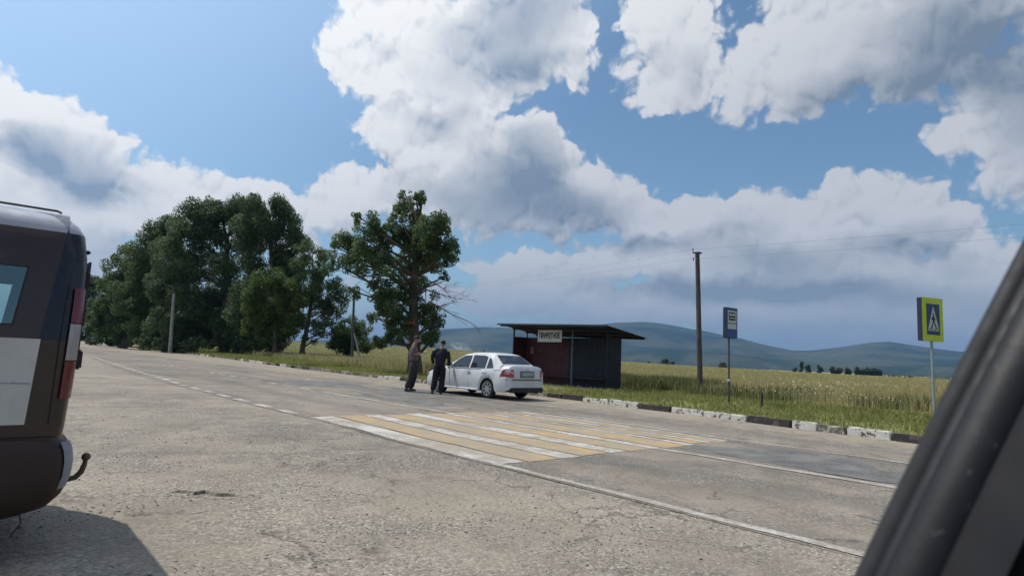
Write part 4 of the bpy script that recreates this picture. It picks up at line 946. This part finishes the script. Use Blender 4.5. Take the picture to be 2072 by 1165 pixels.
# ------------------------------------------------------------------ van at the left
def van():
    X0, Y0 = .50, 4.50; root = thing('parked_van', 'dark maroon van with pale roof and tow hook, rear corner at the left edge', 'van', (X0, Y0, 0))
    W_ = 1.80; L_ = 4.75
    mar = Mat('maroon_van_paint'); mar.set(col=mar.mix(mar.ramp(mar.noise(1.5, 4, .6), .3, .7), (.034, .015, .011), (.022, .010, .009)), rough=.30, spec=.5, coat=.3); maroon = mar.m
    navy = plain('navy_black_pillar', (.008, .009, .017), .3, .1, coat=.2); silver = plain('pale_roof_paint', (.36, .37, .42), .35, .1, coat=.2); white = plain('white_van_panel', (.52, .50, .47), .5, .06); dk = plain('van_dark_trim', (.02, .018, .018), .6); gry = plain('grey_bumper_cap', (.22, .23, .26), .5, .12)
    # horizontal rings; local x runs forward (-x world) as negative numbers, y away from the camera
    lv = [(.36, -.06, .03), (.78, -.015, .0), (.79, -.015, .0), (.95, -.008, .0), (1.28, .0, .0), (1.29, .0, .0), (1.36, .002, .005), (1.50, .006, .02), (1.70, .006, .04), (1.79, .002, .055), (1.93, -.02, .075), (1.985, -.05, .10), (2.03, -.10, .15), (2.06, -.19, .24), (2.08, -.32, .36)]
    rear_r = .09
    xs_side = [-.19, -.325, -1.05, -1.13, -2.15, -2.30, -3.1]
    v = []; ringn = None; fm = []; f = []
    for z, rx, ins in lv:
        fx = -L_ + (max(0, z-1.0)*1.0 if z > 1.0 else 0); ya, yb = ins, W_-ins; sh = (z-1.36)*.12
        near = [(rx-rear_r*1.0-.001, ya)] + [(x+sh, ya) for x in xs_side] + [(fx+.25, ya)]
        corner_nr = [(rx, ya+rear_r*1.1), (rx-rear_r*.12, ya+rear_r*.55), (rx-rear_r*.42, ya+rear_r*.18)]
        ring = corner_nr + near + [(fx+.05, ya+.12), (fx, ya+.35), (fx, (ya+yb)/2), (fx, yb-.35), (fx+.05, yb-.12)] + [(x, W_-y) for x, y in near[::-1]] + [(x, W_-y) for x, y in corner_nr[::-1]]
        ringn = len(ring); v += [(x, y, z) for x, y in ring]
    nn = len(corner_nr)
    near0 = nn            # index of first 'near' vertex
    winx = {(-.325, -1.05), (-1.13, -2.15), (-2.30, -3.1)}
    for i in range(len(lv)-1):
        z0, z1 = lv[i][0], lv[i+1][0]
        for k in range(ringn):
            k2 = (k+1) % ringn
            a, b = v[i*ringn+k], v[i*ringn+k2]
            # window openings between z 1.36 and 1.70
            side_idx = k-near0 if k < ringn/2 else (ringn-2-k)-near0
            isside = 1 <= side_idx <= 8-1 and (abs(a[1]-b[1]) < .02)
            if isside and z0 >= 1.355 and z1 <= 1.71 and side_idx in (2, 4, 6): continue
            f.append((i*ringn+k, i*ringn+k2, (i+1)*ringn+k2, (i+1)*ringn+k))
            m = 0
            if z0 >= 1.92: m = 2
            elif z0 >= .78 and (side_idx <= 0) and z0 >= 1.2: m = 1
            fm.append(m)
    f.append(tuple(range((len(lv)-1)*ringn, len(lv)*ringn))); fm.append(2); f.append(tuple(range(ringn))[::-1]); fm.append(1)
    body = mesh_obj('body', v, [q[::-1] for q in f], [maroon, navy, silver], root, 40, fm)
    for yy, s in ((.0, 1), (W_, -1)):
        for xa, xb in ((-.325, -1.05), (-1.13, -2.15), (-2.30, -3.1)):
            q = [(xa-.0, .005, 1.36), (xb, .005, 1.36), (xb+.04, .040, 1.70), (xa+.04, .040, 1.70)]
            P = [Vector((x, y+.004 if s > 0 else W_-y-.004, z)) for x, y, z in q]
            gm = D.materials.get('van_glass')
            if not gm:
                m = Mat('van_glass'); g = m.N.new('ShaderNodeBsdfGlossy'); g.inputs['Roughness'].default_value = .03; g.inputs['Color'].default_value = (.80, .88, .80, 1); t = m.N.new('ShaderNodeBsdfTransparent'); t.inputs[0].default_value = (.84, .95, .90, 1)
                fr = m.N.new('ShaderNodeFresnel'); mx = m.N.new('ShaderNodeMixShader'); m.L.new(m.math('MULTIPLY_ADD', fr.outputs[0], .5, .22), mx.inputs[0]); m.L.new(t.outputs[0], mx.inputs[1]); m.L.new(g.outputs[0], mx.inputs[2]); m.L.new(mx.outputs[0], m.N['Material Output'].inputs[0]); gm = m.m
            w = mesh_obj('window', P, [(0, 1, 2, 3)], gm, root)
            fr = MB(); loop = P+[P[0]]
            for a, b in zip(loop, loop[1:]): fr.tube([a, b], .006, 6)
            fr.build('window_seal', dk, w)
    # rounded rear bumper, wraps the corner
    prof = [(.26, -.26), (.275, -.15), (.31, -.05), (.38, .012), (.46, .040), (.56, .045), (.64, .032), (.70, .006), (.715, -.03)]
    v = []; f = []
    for z, dx in prof:
        row = []
        for k in range(13):
            t = k/12*PI/2; rr = .16; row.append((dx - rr + rr*math.cos(t)+.0, -.01 - dx*.35 + rr - rr*math.sin(t), z))
        row = [(dx, .45, z), (dx, .9, z)][::-1] + row + [(-.62, -.01-dx*.35, z)]; v += row
    n = 16
    for i in range(len(prof)-1):
        for k in range(n-1): f.append((i*n+k, i*n+k+1, (i+1)*n+k+1, (i+1)*n+k))
    full = list(v); k0 = len(v); v += [(x, W_-y, z) for x, y, z in full]; f2 = [tuple(k0+q for q in g[::-1]) for g in f]
    bm_mat = plain('maroon_bumper', (.034, .018, .014), .5, .15, 3)
    bump_ = mesh_obj('rear_bumper', v, [g[::-1] for g in f]+[g[::-1] for g in f2], bm_mat, root, 50)
    MB().box((-.19, .9, .45), (.30, 1.6, .2)).build('underbody', dk, root)
    # grey cap on the bumper corner
    v = []; f = []; pr = [(.42, .026), (.49, .044), (.57, .048), (.64, .038), (.69, .018)]
    for z, dx in pr:
        for k in range(9):
            t = k/8*rad(48); rr = .16; v.append((dx - rr + (rr+.004)*math.cos(t), -.01-dx*.35 + rr - (rr+.004)*math.sin(t), z))
    for i in range(len(pr)-1):
        for k in range(8): f.append((i*9+k, (i+1)*9+k, (i+1)*9+k+1, i*9+k+1))
    mesh_obj('bumper_cap', v, f, gry, bump_, 50)
    # tail lamps
    red = plain('van_red_lens', (.13, .012, .018), .2, .1, coat=.6); clr = plain('van_clear_lens', (.32, .30, .285), .2, .1, coat=.4)
    def rxz(z): return float(np.interp(z, [a for a, _, _ in lv], [b for _, b, _ in lv]))
    def iz(z): return float(np.interp(z, [a for a, _, _ in lv], [c for _, _, c in lv]))
    for s in (1, -1):
        lamp = thing('tail_lamp', None, None); lamp.parent = root
        for z0, z1, mt, nm in ((.94, 1.165, red, 'red_lens'), (1.165, 1.385, clr, 'clear_lens'), (1.385, 1.60, red, 'red_lens')):
            v = []; f = []
            for i in range(5):
                z = z0+.003 + (z1-z0-.006)*i/4; wsl = .006 + .012*(1.6-z)
                wsl = wsl*(1 if z < 1.5 else max(.4, 1-(z-1.5)*5)); rx, ya = rxz(z)+.008, iz(z)-.006
                row = [(rx-rear_r*.42-wsl, ya-.002), (rx-rear_r*.75, ya+.0), (rx-rear_r*.42, ya+rear_r*.18-.004), (rx-rear_r*.12, ya+rear_r*.55-.004), (rx, ya+rear_r*1.1), (rx, ya+.18)]
                v += [(x, y if s > 0 else W_-y, z) for x, y in row]
            for i in range(4):
                for k in range(5): f.append((i*6+k, i*6+k+1, (i+1)*6+k+1, (i+1)*6+k))
            mesh_obj(nm, v, f if s > 0 else [q[::-1] for q in f], mt, lamp, 40)
        MB().box((-.004, .12 if s > 0 else W_-.12, 1.40), (.03, .10, .4), bev=.01).build('lamp_surround', dk, lamp)
    # white panel on the rear side, with its crease
    q = [(-.215, .80), (-1.6, .80), (-1.6, 1.285), (-.19, 1.285)]
    MB().poly([Vector((x, -.002, z)) for x, z in q][::-1], (0, -.006, 0)).build('side_panel', white, root)
    MB().tube([(-.30, -.009, 1.035), (-.215, -.009, 1.03)], .003, 5).build('panel_crease', plain('crease_grey', (.25, .25, .27), .6), root)
    MB().tube([(-.215, -.009, 1.03), (-1.6, -.009, 1.05)], .0025, 5).build('panel_crease', plain('crease_grey', (.25, .25, .27), .6), root)
    for pts in ([(-.105, -.002, .80), (-.10, -.002, 1.30), (-.085, .030, 1.62)], [(-1.09, -.003, .45), (-1.09, -.003, 1.30)], [(-.62, -.004, .725), (-.06, -.004, .725)]):
        MB().tube(pts, .003, 5).build('panel_gap', plain('van_seam', (.008, .008, .009), .7), root)
    # roof rail, hinge, spoiler nub
    MB().tube([(-.15, .24, 2.07), (-.17, .25, 2.082), (-2.9, .25, 2.10), (-2.95, .24, 2.00)], .007, 8).build('roof_rail', dk, root, smooth=60)
    MB().tube([(-.15, W_-.24, 2.07), (-.17, W_-.25, 2.082), (-2.9, W_-.25, 2.10), (-2.95, W_-.24, 2.00)], .007, 8).build('roof_rail', dk, root, smooth=60)
    MB().box((.0, .25, 1.845), (.05, .06, .02), bev=.006).build('hinge', dk, root); MB().box((.008, .16, 1.66), (.04, .05, .12), bev=.015).build('hinge', dk, root)
    MB().box((.016, .14, 1.17), (.04, .04, .12), bev=.01).build('door_handle', dk, root)
    # rear window on the tailgate
    MB().box((.03, W_/2, 1.58), (.012, 1.35, .42), bev=.03).build('rear_window', glass('tinted_glass'), root)
    # tow hook
    hk = MB().tube([(-.02, .55, .38), (.08, .55, .375), (.125, .55, .385), (.155, .55, .42), (.168, .55, .465), (.172, .55, .495)], [.017, .017, .018, .018, .016, .013], 10).build('tow_hook', plain('rusty_tow_bar', (.10, .065, .05), .7, .3, 20), root, smooth=60)
    bm = bmesh.new(); bmesh.ops.create_uvsphere(bm, u_segments=16, v_segments=10, radius=.027); me = D.meshes.new('tow_ball'); bm.to_mesh(me); bm.free(); me.materials.append(MATS['rusty_tow_bar']); me.polygons.foreach_set('use_smooth', [True]*len(me.polygons))
    o = D.objects.new('tow_ball', me); S.collection.objects.link(o); o.parent = hk; o.location = (.172, .55, .515)
    MB().tube([(-.15, .25, .36), (-.17, .24, .27), (-.155, .23, .20), (-.20, .22, .13)], .004, 6).build('hanging_cable', dk, root)
    rub = plain('tyre_rubber', (.022, .021, .02), .85, .2, bump=.3)
    for x in (-.95, -3.85):
        for y in (.14, W_-.14):
            wh = thing('wheel', None, None, (x, y, .32)); wh.parent = root
            MB().lathe([(.18, -.10), (.30, -.10), (.32, -.07), (.32, .07), (.30, .10), (.18, .10)], 36, axis='X').build('tyre', rub, wh, smooth=60); MB().lathe([(.18, -.10), (.16, -.06), (0, -.05)], 30, axis='X').build('rim', silver, wh, smooth=60)
            wh.rotation_euler = (0, 0, PI/2)
van()

# ------------------------------------------------------------------ people
def skin_mesh(chains, sub=1):
    """chains: list of lists of (point, radius[, radius2]); first points may coincide with an earlier chain's point"""
    me = D.meshes.new('tmp'); V = []; Rr = []; Ed = []
    def vid(p, r):
        for i, q in enumerate(V):
            if (Vector(q)-Vector(p)).length < 1e-5: return i
        V.append(tuple(p)); Rr.append(r if isinstance(r, tuple) else (r, r)); return len(V)-1
    for ch in chains:
        prev = None
        for p, r in ch:
            i = vid(p, r)
            if prev is not None and prev != i: Ed.append((prev, i))
            prev = i
    me.from_pydata(V, Ed, []); o = D.objects.new('tmp', me); S.collection.objects.link(o)
    m = o.modifiers.new('s', 'SKIN'); m.use_smooth_shade = True
    for i, r in enumerate(Rr): me.skin_vertices[0].data[i].radius = r
    me.skin_vertices[0].data[0].use_root = True
    if sub: o.modifiers.new('u', 'SUBSURF').levels = sub
    dg = bpy.context.evaluated_depsgraph_get(); dg.update(); r = D.meshes.new_from_object(o.evaluated_get(dg)); D.objects.remove(o); return r
def blob(bm, c, sc, seg=14, rot=None):
    g = bmesh.ops.create_uvsphere(bm, u_segments=seg, v_segments=seg//2+2, radius=1)
    M_ = Matrix.Translation(c) @ (rot.to_4x4() if rot else Matrix()) @ Matrix.Diagonal((*sc, 1)); bmesh.ops.transform(bm, matrix=M_, verts=g['verts'])
def finish(name, meshes, mat, parent, extra=None, voxel=0.):
    bm = bmesh.new()
    for m in meshes: bm.from_mesh(m)
    if extra: extra(bm)
    me = D.meshes.new(name); bm.to_mesh(me); bm.free(); me.materials.append(mat); me.polygons.foreach_set('use_smooth', [True]*len(me.polygons))
    o = D.objects.new(name, me); S.collection.objects.link(o)
    if voxel:
        r = o.modifiers.new('r', 'REMESH'); r.mode = 'VOXEL'; r.voxel_size = voxel; r.use_smooth_shade = True
        sm = o.modifiers.new('sm', 'SMOOTH'); sm.iterations = 3
        dg = bpy.context.evaluated_depsgraph_get(); dg.update(); me2 = D.meshes.new_from_object(o.evaluated_get(dg)); o.modifiers.clear(); o.data = me2
        if not me2.materials: me2.materials.append(mat)
    o.parent = parent; return o
def hand(wr, el, curl, side, k=1.):
    """palm and five fingers hanging on from the forearm direction"""
    wr, el = Vector(wr), Vector(el); d = (wr-el).normalized(); a = Vector((0, 0, 1)) if abs(d.z) < .7 else Vector((0, 1, 0))
    x = d.cross(a).normalized()*side; n = x.cross(d).normalized()
    ch = [[(wr, .026), (wr+d*.045*k, (.036, .018)), (wr+d*.085*k, (.038, .016))]]
    for i, (off, ln) in enumerate(((-.030, .062), (-.010, .078), (.011, .082), (.031, .074))):
        b = wr+d*.078*k+x*off; c1 = curl+.08*i; d1 = d*math.cos(c1)+n*math.sin(c1); d2 = d*math.cos(c1*1.9)+n*math.sin(c1*1.9)
        ch.append([(b, .0095), (b+d1*ln*.5, .0088), (b+d1*ln*.5+d2*ln*.5, .0075)])
    b = wr+d*.03+x*.028; t = (d*.6+x*.75+n*.3).normalized(); ch.append([(b, .012), (b+t*.035, .010), (b+t*.035+(d*.9+n*.4).normalized()*.032, .0085)])
    return ch
def person(label, loc, rz, J, skin, shirt, trousers, shoes, hairm, hairkind, short=True, scale=1., belt=None):
    root = thing('person', label, 'person', loc, rz); root.scale = (scale,)*3
    g = {k: Vector(v) for k, v in J.items() if isinstance(v, tuple)}
    arms = lambda e: [[(g['chest'], .15+e), (g['sh'+s], .058+e), (g['el'+s], .043+e), (g['wr'+s], .028+e)] for s in 'LR']
    torso = [(g['hip'], (.155, .115)), (g['waist'], (.135, .10)), (g['chest'], (.16, .115)), (g['neckb'], (.075, .07)), (g['neck'], .056), (g['head'], .06)]
    legs = [[(g['hip'], (.155, .115)), (g['hp'+s], .088), (g['kn'+s], .056), (g['an'+s], .040), (g['to'+s], .030)] for s in 'LR']
    one = lambda chs: [skin_mesh([c]) for c in chs]
    b1 = one([torso] + [c[1:] for c in arms(0)] + [c[1:] for c in legs] + [[(g['shL'], .05), (g['chest']+Vector((0, 0, .08)), .07), (g['shR'], .05)], [(g['hpL'], .08), (g['hip'], .09), (g['hpR'], .08)]]); hands = [skin_mesh(hand(g['wr'+s], g['el'+s], .45, 1 if s == 'L' else -1)) for s in 'LR']
    hd = g['head']; hr = Matrix.Rotation(J_turn(J), 3, 'Z') @ Matrix.Rotation(-J.get('nod', 0), 3, 'X')
    def face(bm):
        P = lambda x, y, z: hd + hr @ Vector((x, y, z))
        blob(bm, P(0, 0, .015), (.076, .096, .105), 18, hr); blob(bm, P(0, .022, -.055), (.052, .062, .055), 14, hr)     # skull, jaw
        blob(bm, P(0, .103, -.012), (.012, .018, .022), 8, hr); blob(bm, P(0, .088, .030), (.05, .014, .010), 8, hr)      # nose, brow
        blob(bm, P(0, .088, -.052), (.024, .010, .006), 8, hr); blob(bm, P(0, .088, -.063), (.020, .010, .006), 8, hr); blob(bm, P(0, .078, -.088), (.022, .018, .014), 8, hr)
        for s_ in (-1, 1): blob(bm, P(s_*.078, -.008, -.005), (.010, .018, .030), 8, hr); blob(bm, P(s_*.032, .084, .010), (.013, .010, .009), 8, hr)
    body = finish('body', b1+hands, skin, root, face, .011)
    e = .018; up = (lambda s: [(g['chest'], .15), (g['sh'+s], .078), (g['el'+s], .060)] if short else [(g['chest'], .15), (g['sh'+s], .092), (g['el'+s], .075), (g['wr'+s]*.97+g['el'+s]*.03, .052)])
    finish('shirt', one([[(g['hip']+Vector((0, 0, -.05)), (.205, .16)), (g['waist']+Vector((0, 0, .02)), (.195, .155)), (g['chest'], (.225, .165)), (g['neckb']+Vector((0, 0, -.02)), (.10, .095))]] + [up(s)[1:] for s in 'LR'] + [[(g['shL'], .072), (g['chest']+Vector((0, 0, .09)), .10), (g['shR'], .072)]]), shirt, root, None, .014)
    finish('trousers', one([[(g['waist']+Vector((0, 0, -.02)), (.165, .13)), (g['hip'], (.185, .145)), (g['hip']+Vector((0, 0, -.10)), (.16, .13))]] + [[(g['hp'+s]+Vector((0, 0, .05)), .130), (g['kn'+s], .110), (g['an'+s]+Vector((0, 0, .0)), .098)] for s in 'LR']), trousers, root, None, .014)
    for s in 'LR':
        an, to = g['an'+s], g['to'+s]; d = (to-an); d.z = 0; d.normalize(); rt = Matrix.Rotation(math.atan2(-d.x, d.y), 3, 'Z')
        def shoe(bm): blob(bm, an+d*.055+Vector((0, 0, -.045)), (.046, .13, .040), 14, rt); blob(bm, an+Vector((0, 0, -.01)), (.042, .052, .055), 12, rt); blob(bm, an+d*.06+Vector((0, 0, -.072)), (.047, .135, .014), 14, rt)
        finish('shoe', [], shoes, root, shoe, .010)
    def hair(bm):
        P = lambda x, y, z: hd + hr @ Vector((x, y, z))
        if hairkind == 'cap':
            blob(bm, P(0, -.006, .055), (.088, .108, .070), 18, hr); blob(bm, P(0, .085, .060), (.062, .075, .010), 14, hr); blob(bm, P(0, -.06, .01), (.070, .050, .055), 14, hr)
        else:
            blob(bm, P(0, -.012, .038), (.084, .102, .092), 18, hr); blob(bm, P(0, -.05, -.015), (.070, .055, .055), 14, hr)
    finish('cap' if hairkind == 'cap' else 'hair', [], hairm, root, hair, .010)
    if belt: MB().lathe([(.0, 0), (.17, 0), (.178, .02), (.17, .04), (0, .04)], 20, (0, 0, 0), 'Z').build('belt', belt, root, smooth=60).location = g['hip']+Vector((0, 0, .05)); root.children[-1].scale = (1, .76, 1)
    return root
def J_turn(J): return J.get('turn', 0)
def people():
    skin = plain('skin', (.32, .19, .13), .6, .1, 8); hair = plain('dark_hair', (.018, .014, .012), .7)
    p = at(835, 792, 22.); S0 = at(835, 792, 22.)
    # place each on the road where his feet are seen
    def ground_pt(px, py):
        lo, hi = 5., 60.
        for _ in range(50):
            m = (lo+hi)/2
            if at(px, py, m).z > .015: lo = m
            else: hi = m
        return at(px, py, lo)
    a = ground_pt(833, 792); view_right = -YAW    # heading angle (z rotation) that makes local +y point to the picture's right
    JA = dict(hip=(0, .02, .96), waist=(0, .0, 1.10), chest=(0, -.01, 1.33), neckb=(0, -.01, 1.50), neck=(0, .02, 1.56), head=(0, .06, 1.68), nod=.35,
        shL=(-.19, -.02, 1.45), elL=(-.23, .02, 1.17), wrL=(-.10, .22, 1.17), shR=(.19, -.02, 1.45), elR=(.23, .03, 1.18), wrR=(.12, .27, 1.24),
        hpL=(-.10, .01, .91), knL=(-.11, .04, .50), anL=(-.12, -.06, .09), toL=(-.13, .10, .04), hpR=(.10, .01, .91), knR=(.11, -.02, .50), anR=(.13, -.16, .09), toR=(.15, 0, .04))
    A = person('person in greyish shirt and dark trousers seen in profile, looking down at papers', (a.x, a.y, .015), -YAW-PI/2, JA, skin, plain('grey_brown_shirt', (.135, .105, .105), .9, .15, 8), plain('dark_grey_trousers', (.035, .034, .036), .9, .15, 8), plain('black_shoe', (.015, .014, .014), .5), hair, 'hair', True, 1.05)
    R_ = Matrix.Rotation(-YAW-PI/2, 3, 'Z'); w = Vector((a.x, a.y, .015)) + R_ @ (Vector((.0, .40, 1.24))*1.05)
    o = MB().box((0, 0, 0), (.21, .15, .008), rot=Matrix.Rotation(-YAW-PI/2, 3, 'Z') @ Matrix.Rotation(.6, 3, 'X')).build('papers', plain('brownish_paper', (.34, .26, .19), .8)); o.location = w
    tag(o, 'small sheaf of brownish papers held out by the man in profile', 'papers')
    b = ground_pt(887, 797); navy = plain('navy_uniform', (.014, .014, .026), .85, .2, 8)
    JB = dict(hip=(0, 0, .97), waist=(0, .0, 1.11), chest=(.01, .0, 1.34), neckb=(.02, .0, 1.50), neck=(.035, .01, 1.56), head=(.06, .03, 1.665), nod=.25, turn=.5,
        shL=(-.20, 0, 1.46), elL=(-.28, .0, 1.19), wrL=(-.23, .10, .98), shR=(.22, 0, 1.45), elR=(.29, -.02, 1.18), wrR=(.30, .06, .92),
        hpL=(-.10, 0, .92), knL=(-.14, .03, .51), anL=(-.20, -.02, .09), toL=(-.24, .14, .04), hpR=(.10, 0, .92), knR=(.10, .04, .51), anR=(.06, -.02, .09), toR=(.08, .14, .04))
    person('person in dark navy uniform and cap, back turned, beside the white car', (b.x, b.y, .015), -YAW, JB, skin, navy, plain('black_trousers', (.011, .011, .014), .9, .2, 8), plain('black_shoe', (.015, .014, .014), .5), plain('black_cap', (.010, .010, .014), .8), 'cap', False, .985)
people()

# ------------------------------------------------------------------ frame of the window we look through
def window_frame():
    base = at(1880, 850, .60); root = thing('car_door_frame', 'blurred black rubber sealed window frame of a car crossing the right edge of the view', 'car window frame', tuple(base))
    m = Mat('black_rubber_seal'); P = m.tc.outputs['Object']; n = m.noise(60, 5, .7, vec=P); n2 = m.noise(14, 4, .6, vec=P)
    m.set(col=m.mix(m.ramp(n, .60, .74), m.mix(m.ramp(n2, .4, .7), (.004, .004, .005), (.009, .009, .011)), (.09, .085, .09)), rough=.55, spec=.4); m.bump(n, .25, .002)
    trim = plain('worn_grey_trim', (.016, .0155, .018), .7, .2, 12); inner = plain('dark_grey_lining', (.010, .010, .013), .9, .2, 5); black = plain('black_lining', (.012, .012, .015), .9, .2, 5)
    top, bot = (2222, 215), (1588, 1480)
    def pt(off, t, d): return at(top[0]+(bot[0]-top[0])*t+off, top[1]+(bot[1]-top[1])*t, d) - base
    N_ = 15; ts = [i/(N_-1) for i in range(N_)]; bow = lambda t: -14*math.sin(PI*t)
    MB().tube([pt(28+bow(t), t, .60) for t in ts], .013, 12).build('outer_trim', trim, root, smooth=60)
    MB().tube([pt(72+bow(t), t, .585) for t in ts], .014, 12).build('trim_lip', plain('dark_trim_lip', (.012, .0115, .014), .6, .3, 20), root, smooth=60)
    MB().tube([pt(128+bow(t), t, .57) for t in ts], .026, 14).build('rubber_seal', m.m, root, smooth=60)
    def slab(o0, o1, d0, d1, th, name, mat):
        v = []; f = []
        for t in ts:
            a, b = pt(o0+bow(t), t, d0), pt(o1+bow(t), t, d1); v += [a, b, b+_F*th, a+_F*th]
        for i in range(N_-1):
            for k in range(4): f.append((i*4+k, i*4+(k+1) % 4, (i+1)*4+(k+1) % 4, (i+1)*4+k))
        f += [(3, 2, 1, 0), tuple(range((N_-1)*4, N_*4))]; mesh_obj(name, v, f, mat, root)
    slab(165, 300, .545, .50, .03, 'inner_lining', inner); slab(290, 700, .53, .42, .03, 'door_lining', black)
window_frame()

# ------------------------------------------------------------------ loose gravel on the lay-by
def gravel():
    bm = bmesh.new(); bmesh.ops.create_icosphere(bm, subdivisions=1, radius=1); base = np.array([v.co[:] for v in bm.verts]); fc = np.array([[v.index for v in f.verts] for f in bm.faces]); bm.free()
    n = 16000; fwd = 2.6 * (14/2.6)**RNG.uniform(0, 1, n); lat = RNG.uniform(-.85, .8, n)*fwd
    x = lat*math.cos(YAW)+fwd*math.sin(YAW); y = -lat*math.sin(YAW)+fwd*math.cos(YAW)
    c = np.array([mnoise.noise((a*.7, b*.7, 7)) for a, b in zip(x, y)]); k = (x < 4.8) & (c + RNG.uniform(-.4, .4, n) > -.05); x, y = x[k], y[k]; n = len(x)
    s = RNG.uniform(.0025, .009, n)*(1+.6*(RNG.uniform(0, 1, n) > .93)); z = np.array([uneven(a, b) for a, b in zip(x, y)])
    sc = RNG.uniform(.6, 1.3, (n, 1, 3))*np.array([1, 1, .6]); co = base[None]*(1+RNG.uniform(-.22, .22, (n, len(base), 1)))*sc*s[:, None, None]
    a = RNG.uniform(0, 2*PI, n); ca, sa = np.cos(a)[:, None], np.sin(a)[:, None]; X = co[:, :, 0]*ca-co[:, :, 1]*sa; Y = co[:, :, 0]*sa+co[:, :, 1]*ca
    co = np.stack([X+x[:, None], Y+y[:, None], co[:, :, 2]+z[:, None]+s[:, None]*.35], 2)
    q = (fc[None]+np.arange(n)[:, None, None]*len(base)).reshape(-1, 3); t = np.repeat(RNG.uniform(0, 1, n), len(fc))
    m = Mat('gravel'); m.set(col=m.mix(m.attr('tint'), (.11, .10, .09), (.46, .42, .36)), rough=.9)
    tag(np_mesh('gravel', co.reshape(-1, 3), q, m.m, tint=t), kind='stuff')
gravel()
def broken_edge():
    """a broken lip of asphalt with crumbs, in the lay-by in front of us"""
    def gp(px, py):
        lo, hi = 1., 40.
        for _ in range(40):
            m = (lo+hi)/2
            if at(px, py, m).z > 0: lo = m
            else: hi = m
        return at(px, py, lo)
    mt = patch_mat(); pts = [(340, 1000), (365, 997), (392, 1003), (415, 1000), (440, 1006), (470, 1005), (492, 1010)]
    W = [gp(*p) for p in pts]; mb = MB(); v = []; f = []; n = 60
    for i in range(n+1):
        t = i/n*(len(W)-1); k = min(int(t), len(W)-2); p = W[k].lerp(W[k+1], t-k); e = math.sin(PI*i/n)**.5
        b = uneven(p.x, p.y); j = mnoise.noise((i*.5, 3, 0)); j2 = mnoise.noise((i*1.1, 8, 0))
        for a, h in ((-.11-.05*j, .001), (-.015+.02*j2, .002), (.0+.02*j, .030*e+.008*j2), (.05+.03*j2, .026*e), (.16+.05*j, .001)):
            q = p + _F*a; v.append((q.x, q.y, b+max(.001, h)))
    for i in range(n):
        for k in range(4): f.append((i*5+k, (i+1)*5+k, (i+1)*5+k+1, i*5+k+1))
    tag(mesh_obj('broken_asphalt', v, [q[::-1] for q in f], m_lot.m, smooth=25), kind='structure')
broken_edge()
def smoke():
    p = at(932, 712, 1500); m = D.materials.new('smoke'); m.use_nodes = True; nt = m.node_tree; nt.nodes.clear(); L = nt.links
    tc = nt.nodes.new('ShaderNodeTexCoord'); g = nt.nodes.new('ShaderNodeTexGradient'); g.gradient_type = 'SPHERICAL'; L.new(tc.outputs['Object'], g.inputs[0])
    n = nt.nodes.new('ShaderNodeTexNoise'); n.inputs['Scale'].default_value = 2.4; n.inputs['Detail'].default_value = 3; L.new(tc.outputs['Object'], n.inputs[0])
    r = nt.nodes.new('ShaderNodeMapRange'); r.inputs[1].default_value = .45; r.inputs[2].default_value = .7; L.new(n.outputs[0], r.inputs[0])
    mu = nt.nodes.new('ShaderNodeMath'); mu.operation = 'MULTIPLY'; L.new(g.outputs['Fac'], mu.inputs[0]); L.new(r.outputs[0], mu.inputs[1])
    m2 = nt.nodes.new('ShaderNodeMath'); m2.operation = 'MULTIPLY'; L.new(mu.outputs[0], m2.inputs[0]); m2.inputs[1].default_value = .10
    pv = nt.nodes.new('ShaderNodeVolumePrincipled'); pv.inputs['Color'].default_value = (.9, .92, .95, 1); L.new(m2.outputs[0], pv.inputs['Density'])
    o = nt.nodes.new('ShaderNodeOutputMaterial'); L.new(pv.outputs[0], o.inputs['Volume'])
    bm = bmesh.new(); bmesh.ops.create_icosphere(bm, subdivisions=3, radius=1); me = D.meshes.new('smoke_plume'); bm.to_mesh(me); bm.free(); me.materials.append(m)
    ob = D.objects.new('smoke_plume', me); S.collection.objects.link(ob); ob.location = (p.x, p.y, 16); ob.scale = (34, 34, 17); ob.rotation_euler = (0, .35, 0); tag(ob, kind='stuff')
smoke()
